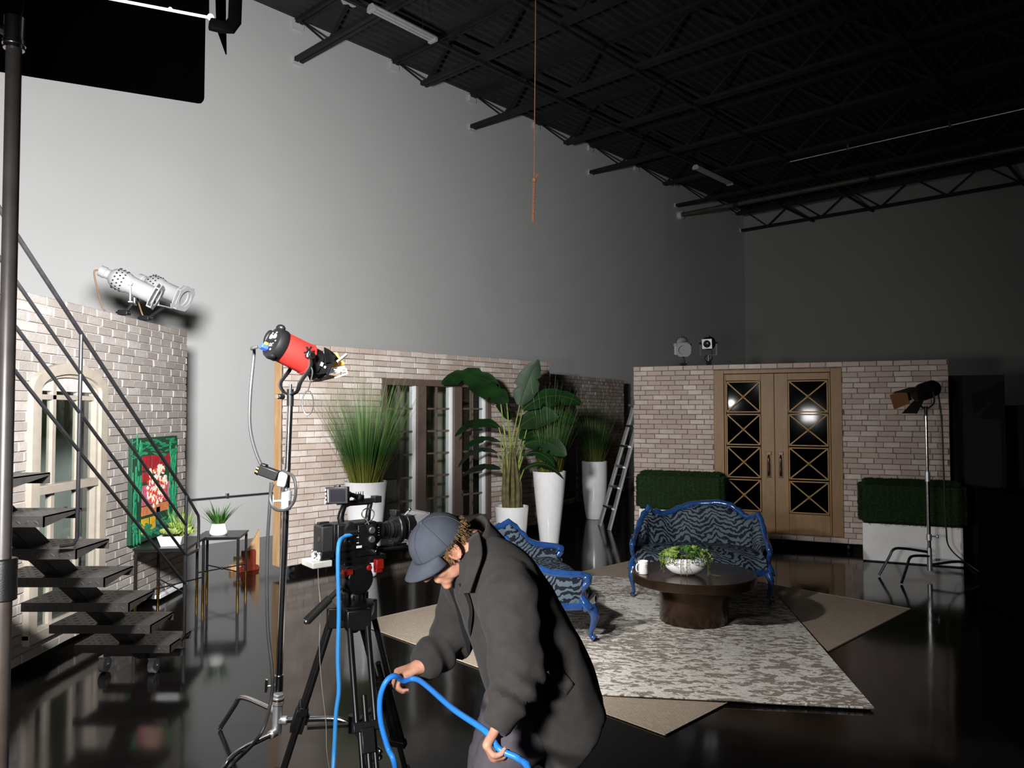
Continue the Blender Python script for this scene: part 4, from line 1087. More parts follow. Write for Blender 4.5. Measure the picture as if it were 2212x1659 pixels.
# ---------- theatre lamps on the flats -----------------------------------------------------
def aim(loc, d, up=(0,0,1)):
    """matrix with local +x along d"""
    x = V(d).normalized(); y = V(up).cross(x).normalized(); z = x.cross(y)
    M = Matrix((x, y, z)).transposed().to_4x4(); M.translation = V(loc); return M
def loc_x(b): return b[0]
def ellipsoidal(label, base, d, hgt, enam, group='theatre lamps on the flats', dx=0.0, sc_=1.0):
    t = thing('spotlight', label, 'stage light', base, 0, group)
    t.scale = (sc_, sc_, sc_)
    c = V((dx,0,hgt)); M = aim(c, d); Rx = Matrix.Rotation(pi/2, 4, 'Y')
    m = MB(); m.lathe([(0,-.24),(.04,-.24),(.042,-.20),(.036,-.195),(.036,-.17),(.055,-.155),(.072,-.13),(.077,-.09),(.075,-.04),(.066,-.02),(.066,.14),(.072,.15)], 26, M @ Rx); b = m.build('body', enam, t, angle=40)
    m = MB()
    for r in range(3):
        for k in range(16): 
            a = 2*pi*k/16 + r*.1; m.ell(M @ V((-.12+.028*r, .0765*cos(a), .0765*sin(a))), (.008,.006,.006), None, 6, 4)
    m.build('vent_holes', MT['black'], b)
    m = MB(); oc = [(.095*sx, .095*sy) for sx, sy in ((-1,-.6),(-.6,-1),(.6,-1),(1,-.6),(1,.6),(.6,1),(-.6,1),(-1,.6))]
    Mz = M @ Matrix.Translation((.15,0,0)) @ Matrix(((0,0,1,0),(1,0,0,0),(0,1,0,0),(0,0,0,1)))
    ic = [(.068*cos(2*pi*k/24), .068*sin(2*pi*k/24)) for k in range(24)]
    for z0, z1 in ((0,.008),(.03,.036)):
        n = 24
        op = []
        for k in range(24):
            a = 2*pi*k/24; ux, uy = cos(a), sin(a); s = .095/max(abs(ux), abs(uy), (abs(ux)+abs(uy))/1.6); op.append((ux*s, uy*s))
        vs = [(*p,z0) for p in op]+[(*p,z1) for p in op]+[(*p,z0) for p in ic]+[(*p,z1) for p in ic]
        fs = [(k,(k+1)%n,n+(k+1)%n,n+k) for k in range(n)]+[(2*n+(k+1)%n,2*n+k,3*n+k,3*n+(k+1)%n) for k in range(n)]+[(n+k,n+(k+1)%n,3*n+(k+1)%n,3*n+k) for k in range(n)]+[((k+1)%n,k,2*n+k,2*n+(k+1)%n) for k in range(n)]
        m.add(vs, fs, Mz)
    for k in (1,3,5,7): m.cyl(Mz @ V((oc[k][0]*.95,oc[k][1]*.95,0)), Mz @ V((oc[k][0]*.95,oc[k][1]*.95,.036)), .006, n=6)
    m.build('gel_holder', enam, b)
    m = MB(); m.ell(M @ V((.10,0,0)), (.02,.06,.06), M.to_3x3(), 20, 10); m.build('lens', MT['lens'], b)
    # yoke
    y = M.to_3x3() @ V((0,1,0)); m = MB()
    for s in (-1,1):
        p = c + y*s*.095; m.bar(p+V((0,0,.02)), c + y*s*.095 + V((0,0,-.13)), .008, .03, y)
        m.cyl(p - y*s*.015, p + y*s*.025, .014, n=10)
    m.bar(c+y*.097+V((0,0,-.13)), c-y*.097+V((0,0,-.13)), .03, .008); m.build('yoke', enam, t)
    m = MB(); m.cyl((0,0,.0),(dx,0,hgt-.13),.011,n=10); m.bx(-.035,.035,-.03,.03,-.0,.035); m.cyl((-.06,0,.02),(.06,0,.02),.008,n=8); m.build('clamp', MT['black_satin'], t, bevel=.003)
    m = MB(); tail = M @ V((-.24,0,0)); m.tube(bez([tail, tail+V(d).normalized()*-.04+V((0,0,-.03)), tail+V((-.02,0,-.12)), tail+V((.03,-.02,-.26)), V((tail.x+.05,tail.y,.01))],8), .006, 8); m.build('cable', MT['grey_cable'] if loc_x(base) > 0 else mat('tan_lamp_cable', srgb('#6a5238'), .6), t)
    return t
TZL = 2.4885
ellipsoidal('white theatre spotlight clamped on the arched-window flat, nearer the stairs', (LX-.0, 6.20, TZL), (.85,.28,-.42), .215, MT['lamp_white'], dx=.06, sc_=1.12)
ellipsoidal('white theatre spotlight clamped on the arched-window flat, nearer its free corner', (LX-.0, 6.56, TZL), (.86,-.12,-.38), .235, MT['lamp_white'], dx=.15, sc_=1.12)
def on_door_flat(x): return DO + V((cos(DA)*x, sin(DA)*x, 2.312)) + V((-sin(DA), cos(DA), 0))*.05
ellipsoidal('white theatre spotlight facing forward on top of the gold door flat', on_door_flat(.66), (-.14,-1,-.50), .28, MT['lamp_white'])
# small black fresnel
p = on_door_flat(1.0)
t = thing('fresnel_lamp', 'small black fresnel lamp on top of the gold door flat', 'stage light', p, 0, 'theatre lamps on the flats')
c = V((0,0,.29)); M = aim(c, (-.5,-1,-.22)); Rx = Matrix.Rotation(pi/2,4,'Y')
m = MB(); m.lathe([(0,-.10),(.05,-.095),(.085,-.06),(.092,-.02),(.085,.03),(.06,.05),(.06,.08)], 24, M @ Rx); m.box((-.01,0,.09),(.06,.03,.03),M); m.build('body', MT['black_satin'], t)
m = MB(); m.box((.085,0,0),(.01,.135,.135),M); m.build('gel_holder', MT['steel'], t, bevel=.004)
m = MB(); m.ell(M @ V((.085,0,0)), (.025,.05,.05), M.to_3x3(), 20, 10); m.build('lens', MT['screen'], t)
m = MB(); y = M.to_3x3() @ V((0,1,0))
for s in (-1,1): m.bar(c+y*s*.105, c+y*s*.105+V((0,0,-.16)), .006, .02, y); m.cyl(c+y*s*.08, c+y*s*.12, .012, n=8)
m.bar(c+y*.105+V((0,0,-.16)), c-y*.105+V((0,0,-.16)), .02, .006); m.build('yoke', MT['black_satin'], t)
m = MB(); m.cyl((0,0,0),(0,0,.13),.012,n=8); m.bx(-.03,.03,-.03,.03,0,.05); m.tube([(.04*cos(2*pi*k/14)-.01,0,.09+.04*sin(2*pi*k/14)) for k in range(14)], .006, 6, closed=True); m.build('clamp', MT['black_satin'], t)
m = MB(); q = M @ V((-.1,0,0)); m.tube(bez([q, q+V((.02,.02,-.08)), q+V((.03,0,-.2)), V((q.x-.02,q.y,.008))],8), .006, 6); m.build('cable', MT['rubber'], t)

# ---------- chrome stands ----------------------------------------------------------------
def turtle_leg(m, hub, az, reach, zc, drop=True):
    o = V((cos(az), sin(az), 0)); h = V(hub)
    m.tube(bez([h+o*.03, h+o*(reach*.35)+V((0,0,.035)), h+o*(reach*.62)+V((0,0,.03)), h+o*(reach*.75)+V((0,0,-.02)), V((h.x,h.y,0))+o*reach+V((0,0,.016))],6), .0125, 10)
# main red lamp stand
RB = dp(597, 1540, 3.86); TOP = dp(627, 862, 3.84)
RB = V((RB.x, RB.y, 0))
ls = thing('lamp_stand', 'chrome stand holding the red lamp', 'light stand', RB, 0, 'light stands')
top = TOP - RB; ax = (top).normalized()
def al(z): return V((top.x*z/top.z, top.y*z/top.z, z))
m = MB(); m.cyl(al(.36), al(1.28), .0175, n=16); m.build('lower_pole', MT['chrome'], ls)
m = MB(); m.cyl(al(1.27), al(top.z-.02), .0148, n=16); m.build('upper_pole', MT['chrome'], ls)
m = MB(); m.cyl(al(1.205), al(1.30), .026, n=16); m.cyl(al(1.30), al(1.315), .021, n=14); m.cyl(al(1.25), al(1.25)+V((-.06,-.03,0)), .007, n=8); m.cyl(al(1.25)+V((-.06,-.03,-.03)), al(1.25)+V((-.06,-.03,.03)), .008, n=8); m.box(al(1.23)+V((.01,-.03,0)), (.03,.03,.05)); m.build('collar', MT['alu'], ls, bevel=.002)
m = MB(); m.cyl(al(.30), al(.38), .022, n=16); m.cyl(al(.33), al(.33)+V((-.05,-.02,0)), .006, n=8); m.bar(al(.30)+V((-.055,-.02,0)), al(.365)+V((-.055,-.02,0)), .012, .014); m.build('locking_collar', MT['chrome'], ls, bevel=.002)
m = MB(); m.cyl(al(.09), al(.235), .024, n=18); m.cyl(al(.235), al(.27), .029, n=18); m.cyl(al(.27), al(.285), .025, n=18)
for az, z in ((2.55,.20),(-.05,.155),(-1.95,.10)): 
    o = V((cos(az),sin(az),0)); m.cyl(al(z), al(z)+o*.05, .021, n=12)
m.build('hub', MT['alu'], ls, bevel=.002)
m = MB(); m.cyl(al(.255), al(.262), .0295, n=18); m.build('gold_band', MT['brass'], ls)
LEGS = ((2.55,.46,.20),(-.05,.52,.155),(-1.95,.50,.10))
for az, rc, z in LEGS:
    o = V((cos(az),sin(az),0)); h = al(z); m = MB()
    P = bez([h+o*.045, h+o*rc*.5+V((0,0,.012)), h+o*rc*.66+V((0,0,.0)), h+o*rc*.74+V((0,0,-z*.22)), V((h.x,h.y,.014))+o*rc],7)
    m.tube(P, .0125, 10); m.ell(P[-1], .0135); m.build('leg', MT['chrome'], ls)
# the red lamp
TZt = TOP.z
RL = thing('red_lamp', 'red LED spotlight with black barn doors on the chrome stand', 'stage light', TOP)
LAIM = V((.66, .64, -.37)).normalized()
c = V((.02, .0, .232)); M = aim(c, LAIM) @ Matrix.Diagonal((.74,1,1,1)); Rx = Matrix.Rotation(pi/2,4,'Y')
m = MB(); m.lathe([(.078,-.115),(.080,.09)], 36, M @ Rx); m.lathe([(.082,.087),(.084,.091),(.084,.102),(.082,.105)], 36, M @ Rx); body = m.build('body', MT['red'], RL, angle=45)
m = MB(); m.lathe([(0,-.188),(.066,-.188),(.078,-.18),(.083,-.16),(.083,-.115),(.078,-.108)], 36, M @ Rx); m.ell(M @ V((-.17,.075,.03)), (.03,.02,.045), M.to_3x3(), 10, 8); m.ell(M @ V((-.17,-.02,.078)), (.03,.03,.018), M.to_3x3(), 10, 8); m.ell(M @ V((-.17,-.03,-.076)), (.028,.04,.016), M.to_3x3(), 10, 8); m.build('rear_cap', MT['lamp_black'], RL, angle=45)
Mb = M @ Matrix.Translation((-.189,0,0)) @ Matrix(((0,0,-1,0),(-1,0,0,0),(0,1,0,0),(0,0,0,1)))
m = MB()
for k, x in ((0,-.012),(1,.028)):
    m.lathe([(.0,.0),(.013,.0),(.013,.006),(.006,.008),(0,.008)], 10, Mb @ Matrix.Translation((x,.026,0)))
    txt(m, ('SEL','SET')[k], .009, Mb @ Matrix.Translation((x,.046,.001)))
for i in range(5): m.box((-.02+.013*i, -.012-.004*(i%2), 0), (.009,.004,.003), Mb)
m.lathe([(0,0),(.004,0),(.004,.003)], 8, Mb @ Matrix.Translation((.05,.0,0))); m.lathe([(0,0),(.005,0),(.005,.003)], 8, Mb @ Matrix.Translation((.03,-.045,0)))
txt(m, 'POWER', .009, Mb @ Matrix.Translation((.014,-.024,.001)))
m.build('control_markings', MT['marking'], RL, smooth=False)
m = MB(); m.box((-.028,-.03,.02),(.03,.024,.05), Mb @ Matrix.Rotation(.35,4,'Z')); m.build('plug', MT['blue_plug'], RL, bevel=.004)
m = MB(); m.box((-.002,-.02,.022),(.013,.014,.026), Mb); m.build('plug_latch', MT['yellow'], RL, bevel=.002)
m = MB(); m.lathe([(.079,.09),(.074,.10),(.074,.17),(.066,.18),(.066,.24),(.061,.24),(.06,.15)], 36, M @ Rx); m.build('lens_barrel', MT['lamp_black'], RL, angle=40)
m = MB(); m.box((.165,-.078,-.01),(.018,.004,.02),M); m.box((.20,-.070,-.014),(.012,.004,.012),M); m.build('scale_sticker', MT['marking'], RL)
m = MB(); m.ell(M @ V((.225,0,0)), (.012,.058,.058), M.to_3x3(), 24, 10); m.build('lens', m_glow('lamp_lens_glow', (1,.98,.95), 2.5), RL)
# hinged flaps and the gels pegged across them
def sheet_at(name, pts, mt, th=.0012):
    q = [dp(x, y, d) - TOP for x, y, d in pts]; n = (q[1]-q[0]).cross(q[-1]-q[0]).normalized()*th; k = len(q); m = MB()
    m.add([p+n for p in q]+[p-n for p in q], [tuple(range(k)), tuple(range(2*k-1,k-1,-1))]+[(i,(i+1)%k,k+(i+1)%k,k+i) for i in range(k)])
    return m.build(name, mt, RL, smooth=False)
sheet_at('barn_door', [(700,750,3.88),(709,754,3.90),(723,764,3.96),(731,776,3.97),(727,782,3.95),(702,784,3.87)], MT['lamp_black'])
sheet_at('barn_door', [(664,809,3.84),(700,806,3.88),(712,808,3.95),(669,822,3.90)], MT['lamp_black'])
sheet_at('barn_door', [(695,778,3.90),(710,780,3.99),(709,800,3.99),(694,803,3.90)], MT['lamp_black'])
m = MB()
for s in (-1,1): m.bar(M @ V((.243,-.066,s*.066)), M @ V((.243,.066,s*.066)), .008,.008); m.bar(M @ V((.243,s*.066,-.066)), M @ V((.243,s*.066,.066)), .008,.008)
m.build('hinge_frame', MT['lamp_black'], RL, smooth=False)
sheet_at('orange_gel', [(715,762,4.0),(728,761,4.02),(735,776,4.03),(746,785,4.05),(742,789,4.04),(709,797,3.97),(708,780,3.97)], MT['orange_gel'])
sheet_at('diffusion_gel', [(708,798,3.955),(744,790,4.03),(747,799,4.02),(711,807,3.945)], mat('white_diffusion', (.3,.3,.31), .5))
sheet_at('dark_gel', [(667,826,3.90),(711,810,3.94),(729,813,4.0),(724,816,4.0),(690,824,3.94)], mat('dark_brown_gel', (.03,.022,.018), .25))
# yoke
m = MB(); yv = M.to_3x3() @ V((0,1,0)); pv = M @ V((.045,0,0)); b0 = V((0,0,.02))
for s in (-1,1):
    P = bez([pv+yv*s*.098+V((0,0,.012)), pv+yv*s*.102+V((0,0,-.06)), V((0,0,.085))+yv*s*.105, V((0,0,.038))+yv*s*.07, b0],7)
    m.tube(P, .011, 8, flat=.6)
m.cyl((0,0,-.035),(0,0,.05),.017,n=14); m.build('yoke', MT['lamp_black'], RL)
m = MB()
for s in (-1,1): m.cyl(pv+yv*s*.078, pv+yv*s*.118, .02, n=12)
for k in range(5): a = 2*pi*k/5; m.bar(pv-yv*.11+M.to_3x3()@V((-.028,0,.01)), pv-yv*.11+M.to_3x3()@V((-.028+.03*cos(a),0,.01+.03*sin(a))), .009,.009)
m.cyl(V((-.03,-.02,.012)), V((-.045,-.05,.012)), .014, n=10); m.build('tilt_knob', MT['lamp_black'], RL)
m = MB(); m.cyl(pv-yv*.112, pv-yv*.121, .0125, n=14); m.cyl(V((-.044,-.048,.012)), V((-.049,-.058,.012)), .0105, n=12); m.cyl(V((0,0,.02)),V((0,0,.075)),.008,n=10); m.build('bolt', MT['chrome'], RL)
m = MB(); ring = V((.10,-.04,-.01)); m.tube([ring + V((.028*cos(w),0,.06*sin(w)-.01)) for w in [2*pi*k/20 for k in range(20)]], .0035, 6, closed=True); m.tube(bez([pv-yv*.1+V((0,0,-.05)), pv-yv*.105+V((.01,0,-.09)), ring+V((0,0,.05))],6), .0035, 6); m.build('safety_cable', MT['grey_cable'], RL)
# clothespins
def clothespin(lab, p, d, up, open_=.1):
    t = thing('clothespin', lab, 'clothespin', p, 0, 'clothespins on the red lamp')
    for s in (-1,1):
        d_ = V(d).normalized(); n = V(up).normalized(); q = n*(.0045*s)
        m = MB(); m.bar(q - d_*.035 + n*s*.004*open_*10, q + d_*.035, .010, .006, n); m.build('prong', MT['pin_dim'], t, bevel=.0015)
    m = MB(); m.cyl(V(n)*-.008, V(n)*.008, .004, n=8); m.build('spring', MT['steel'], t)
def pin(lab, a, b, up, o):
    a, b = dp(*a), dp(*b); clothespin(lab, a.lerp(b,.5), b-a, up, o)
pin('wooden clothespin pinching the orange gel upright on the red lamp', (730,781,3.95), (748,766,3.98), (0,-1,.2), .12)
pin('wooden clothespin lying flat on the lower flap of the red lamp, its jaws spread', (712,808,3.92), (761,804,3.97), (0,-.3,1), .45)
pin('wooden clothespin lying flat on the lower flap of the red lamp, behind the spread one', (713,803,3.98), (757,798,4.0), (0,-.3,1), .12)
# power box clamped to the stand, and cables
pbx = thing('power_box', 'small black and white power box strapped to the red lamp stand', 'electrical box', RB + al(1.37) + V((-.05,-.04,0)))
m = MB(); Mx = Matrix.Rotation(.35,4,'Y'); m.box((-.035,0,.012),(.10,.05,.05),Mx); m.box((-.07,0,.04),(.03,.04,.012),Mx); m.build('case', MT['lamp_black'], pbx, bevel=.005)
m = MB(); m.box((.045,-.02,0),(.045,.03,.075), Matrix.Rotation(.2,4,'Y')); m.build('white_connector', MT['lamp_white'], pbx, bevel=.012)
m = MB(); m.cyl((-.09,0,.045),(-.07,0,.035),.012,n=10); m.cyl((-.095,0,.03),(-.08,0,.02),.012,n=10); m.build('gland', MT['brass'], pbx)
def cable(name, lab, pts, r, mt, cat='cable', grp=None, n=8, nn=10, flat=1):
    t = thing(name, lab, cat, (pts[0][0], pts[0][1], 0), 0, grp)
    m = MB(); P = bez(pts, nn); m.tube(P, r, n, flat=flat); m.build('sheath', mt, t, True)
    return t, P
plugp = TOP + (Mb @ V((-.052,-.04,.04)))
D0 = 3.83
cable('lamp_cable', 'grey power cable drooping from the red lamp plug to the power box', [plugp, plugp+V((-.03,0,-.01)), dp(549,760,D0), dp(541,850,D0), dp(540,920,D0), dp(552,975,D0), dp(572,1020,D0)], .008, MT['grey_cable'])
cable('looped_cable', 'dark cable looped once round the chrome stand below the power box', [dp(590,1045,3.80), dp(583,1075,3.79), dp(592,1098,3.77), dp(615,1102,3.74), dp(634,1085,3.74), dp(639,1055,3.74), dp(632,1028,3.76), dp(612,1019,3.79)], .0075, MT['grey_cable'])
cable('floor_cable', 'grey cable hanging down the chrome stand and out across the floor', [dp(586,1042,3.80), dp(582,1100,3.79), dp(577,1200,3.78), dp(578,1350,3.74), dp(588,1455,3.70), dp(584,1520,3.68), dp(560,1590,3.55), gp(500,1652,.01), gp(420,1720,.01)], .0085, MT['grey_cable'])

# ---------- lamp stand by the right hedge ---------------------------------------------------
SB = V((4.28, 7.84, 0))
rs = thing('lamp_stand', 'chrome stand in front of the white hedge box by the dark edge', 'light stand', SB, 0, 'light stands')
rt = dp(2000, 888, 7.84) - SB
def bl_(z): return V((rt.x*z/rt.z, rt.y*z/rt.z, z))
m = MB(); m.cyl(bl_(.12), bl_(1.02), .018, n=12); m.build('lower_pole', MT['chrome'], rs)
m = MB(); m.cyl(bl_(1.0), bl_(rt.z), .0145, n=12); m.build('upper_pole', MT['chrome'], rs)
m = MB(); m.cyl(bl_(.98), bl_(1.08), .026, n=12); m.cyl(bl_(1.03), bl_(1.03)+V((.06,-.02,0)), .007, n=8); m.cyl(bl_(.38), bl_(.44), .026, n=12); m.cyl(bl_(.42), bl_(.42)+V((.07,-.02,0)), .008, n=8); m.ell(bl_(.42)+V((.075,-.02,0)),(.014,.014,.02)); m.build('collar', MT['alu'], rs)
m = MB(); m.cyl(bl_(.07), bl_(.30), .024, n=14); m.build('hub', MT['alu'], rs)
for az, rc, z in ((3.05,.50,.26),(3.75,.55,.22),(.0,.50,.13),(-.9,.5,.18)):
    if az == -.9: continue
    o = V((cos(az),sin(az),0)); h = bl_(z); m = MB()
    P = bez([h+o*.02, h+o*rc*.5+V((0,0,.03)), h+o*rc*.7+V((0,0,.02)), h+o*rc*.8+V((0,0,-z*.25)), V((h.x,h.y,.014))+o*rc],6); m.tube(P, .0135, 8); m.build('leg', MT['black_satin'], rs)
TL = SB + rt
dl = thing('fresnel_lamp', 'dark lamp with barn doors on the chrome stand by the hedge', 'stage light', TL)
Md = aim((-.02,0,.20), (-.85,-.35,-.25)); Rx = Matrix.Rotation(pi/2,4,'Y')
m = MB(); m.lathe([(0,-.20),(.06,-.19),(.085,-.15),(.09,-.05),(.09,.02),(.075,.06),(.075,.10)], 24, Md @ Rx); m.build('body', mat('dark_maroon_body', (.012,.006,.006), .4, var=.3), dl)
m = MB()
for (u,v,L,w,sp) in (((0,0,1),(0,1,0),.22,.10,.0),((0,0,-1),(0,1,0),.18,.09,.5),((0,-1,0),(0,0,1),.16,.07,.35),((0,1,0),(0,0,1),.16,.07,.35)):
    u, v = V(u), V(v); h = V((.10,0,0))+u*.075; o = V((1,0,0))*cos(sp)+u*sin(sp); n = o.cross(v).normalized()*.001; q = [h-v*.06,h+v*.06,h+o*L+v*w,h+o*L-v*w]
    m.add([Md @ (p_+n) for p_ in q]+[Md @ (p_-n) for p_ in q], [(0,1,2,3),(7,6,5,4),(0,4,5,1),(1,5,6,2),(2,6,7,3),(3,7,4,0)])
m.build('barn_door', MT['black_satin'], dl, smooth=False)
m = MB(); m.add([Md @ V(q) for q in ((.12,-.085,-.09),(.34,-.10,-.10),(.36,-.10,.06),(.14,-.085,.07))], [(0,1,2,3)]); m.build('amber_gel', mat('dull_amber_gel', srgb('#9a6a45'), .4), dl, smooth=False)
m = MB(); yv = Md.to_3x3() @ V((0,1,0)); cc = V((-.02,0,.20))
for s in (-1,1): m.tube(bez([cc+yv*s*.11, cc+yv*s*.11+V((.01,0,-.10)), V((0,0,.05))+yv*s*.06, V((0,0,.02))],6), .009, 8)
m.cyl((0,0,-.05),(0,0,.05),.016,n=10); m.build('yoke', MT['black_satin'], dl)
cable('lamp_cable', 'dark cable falling from the far lamp to the floor by the white box', [TL+V((.16,.06,.22)), TL+V((.19,.05,-.1)), TL+V((.20,.05,-.6)), TL+V((.24,.1,-1.2)), V((TL.x+.30,TL.y+.1,.25)), V((TL.x+.55,TL.y-.1,.012))], .008, MT['rubber'])

# ---------- dark equipment at the right edge ---------------------------------------------
CA = math.radians(-8)
eq = thing('equipment_cart', 'black cloth-covered equipment cart at the dark right edge of the set', 'cart', (4.05, 6.05, 0), CA)
m = MB(); m.bx(.0,1.5,.0,.8,.0,1.02); m.build('cloth_cover', MT['black_wall'], eq, bevel=.03)
m = MB()
for k in range(14):
    x = .05+k*.105; m.tube([(x,-.012,1.0),(x+.01,-.016,.5),(x,-.012,.02)], .018, 6)
m.build('cloth_fold', MT['black_wall'], eq)
m = MB(); m.bx(.3,1.2,.2,.6,1.02,1.5); m.cyl((.4,.3,1.5),(.4,.3,1.75),.02); m.build('covered_monitor', MT['black_wall'], eq, bevel=.02)
pw = thing('crumpled_sheet', 'crumpled pale sheet draped on the black equipment cart', 'cloth', (4.16, 6.02, 1.03), CA)
m = MB(); rnd = random.Random(2); G2 = []
for j in range(8):
    for i in range(12): G2.append((i*.022, j*.03-.02+.01*rnd.random(), .045-.0035*i+.018*rnd.random()-.004*(j-3)))
m.add(G2, [(j*12+i, j*12+i+1, (j+1)*12+i+1, (j+1)*12+i) for j in range(7) for i in range(11)]); m.build('sheet', mat('dull_pale_sheet', (.3,.3,.32), .8), pw, fix=False)
wd = thing('wardrobe_case', 'tall black case standing far off in the dark beyond the door flat', 'case', (5.9, 10.4, 0), radians(-20))
m = MB(); m.bx(0,2.6,0,.6,0,1.78); m.build('case_body', mat('near_black_case', (.006,.006,.0065), .7), wd, bevel=.01)
m = MB()
for x in (.6,1.3,2.0): m.bx(x-.004,x+.004,-.006,.0,.05,1.74)
m.build('door_gap', MT['black'], wd)
m = MB(); m.bx(.52,.55,-.03,0,.8,1.1); m.build('handle', MT['steel'], wd)

# ---------- near stand with the LED panel (upper left) -------------------------------------
NS = V((-1.158, 1.745, 0))
ns = thing('lamp_stand', 'dark stand pole with a black grip, standing nearest of all, before the staircase', 'light stand', NS, 0, 'light stands')
m = MB(); m.cyl((0,0,.06),(0,0,1.34),.0178,n=20); m.build('lower_pole', mat('dark_chrome_pole', (.085,.07,.06), .35, .4, var=.15), ns)
m = MB(); m.cyl((-.003,0,1.34),(-.006,0,2.55),.0165,n=20); m.build('upper_pole', mat('anodised_pole', (.10,.092,.088), .4, .4, var=.15), ns)
m = MB(); m.cyl((0,0,1.27),(0,0,1.365),.027,n=20); m.cyl((.0,0,1.315),(-.05,-.03,1.315),.01,n=8); m.build('grip_collar', MT['black_plastic'], ns, bevel=.003)
m = MB(); m.cyl((-.006,0,2.545),(-.006,0,2.62),.022,n=18); m.cyl((-.006,0,2.555),(-.006,0,2.565),.0245,n=18); m.cyl((0,0,2.57),(-.05,-.01,2.6),.01,n=8); m.build('top_collar', MT['steel'], ns)
for k in range(3):
    a = radians(70+120*k); m = MB(); m.bar((.02*cos(a),.02*sin(a),.42),(.48*cos(a),.48*sin(a),.02),.022,.022); m.bar((.02*cos(a),.02*sin(a),.10),(.27*cos(a),.27*sin(a),.21),.016,.01); m.ell((.48*cos(a),.48*sin(a),.016),.016); m.build('leg', MT['steel'], ns)
LPX = V((-1.15, 1.80, 2.62))
lp = thing('led_panel', 'black LED panel lamp with large barn-door flap hanging low over the view', 'stage light', LPX)
def dpl(x, y, d): return dp(x, y, d) - LPX
# lower barn-door flap: quad seen from behind
def sheet(mb, q, th=.002):
    q = [V(p) for p in q]; n = (q[1]-q[0]).cross(q[-1]-q[0]).normalized()*th
    k = len(q); mb.add([p+n for p in q]+[p-n for p in q], [tuple(range(k)), tuple(range(2*k-1,k-1,-1))]+[(i,(i+1)%k,k+(i+1)%k,k+i) for i in range(k)])
m = MB(); rc = [dpl(-210,121,1.82), dpl(428,222.5,1.90), dpl(434,222,1.90), dpl(439,217,1.90), dpl(441,211,1.90), dpl(444,22,2.0), dpl(-210,-110,1.93)]
sheet(m, rc); m.build('barn_door', MT['flag_black'], lp, smooth=False)
m = MB(); sheet(m, [dpl(471,69,1.90), dpl(488,73,2.0), dpl(488.5,118,2.0)], .0015); sheet(m, [dpl(462,-200,1.92), dpl(487,-200,2.02), dpl(487,68,2.02), dpl(468,60,1.92)], .0015); m.build('side_barn_door', MT['flag_black'], lp, smooth=False)
# housing, and the light grazing its lower lip, put in as an emissive strip
m = MB()
A = [dpl(-210,-70,1.88), dpl(452,42,1.96), dpl(452,-240,1.96), dpl(-210,-300,1.88)]
B = [p + V((-.12,.15,.14)) for p in A]
m.add(A+B, [(3,2,1,0),(0,1,5,4),(1,2,6,5),(2,3,7,6),(3,0,4,7)])
hs = m.build('housing', MT['flag_black'], lp, smooth=False)
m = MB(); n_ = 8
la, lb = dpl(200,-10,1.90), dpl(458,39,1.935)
m.bar(la, lb, .004, .006); m.ell(dpl(368,20,1.915), .0055); m.ell(dpl(455,37,1.93), .0085); m.build('lip_glow', m_glow('lip_spill_glow', (1,1,1), 1.6), hs)
m = MB(); e = [b + (a-b)*.02 for a, b in zip(A, B)]; m.add([p+V((0,.002,0)) for p in B], [(0,1,2,3)]); m.build('diffuser', m_glow('led_diffuser', (1,.98,.95), 1.2), lp, smooth=False)
m = MB(); yk = [dpl(300,-60,1.84), dpl(470,66,1.86), dpl(492,70,1.87), dpl(508,52,1.88), dpl(510,-10,1.89), dpl(508,-140,1.9)]
m.tube([dpl(455,52,1.86), dpl(480,58,1.86), dpl(496,60,1.87), dpl(507,45,1.88), dpl(509,-10,1.89), dpl(506,-160,1.9), dpl(440,-260,1.9)], .0105, 8, flat=1.6); m.build('yoke', MT['black_satin'], lp)
m = MB(); m.cyl(V((0,0,.0))+NS-LPX+V((-.006,0,2.6)), dpl(60,-120,1.88), .015, n=10); m.ell(dpl(60,-120,1.88), .035); m.build('tilt_joint', MT['black_plastic'], lp)
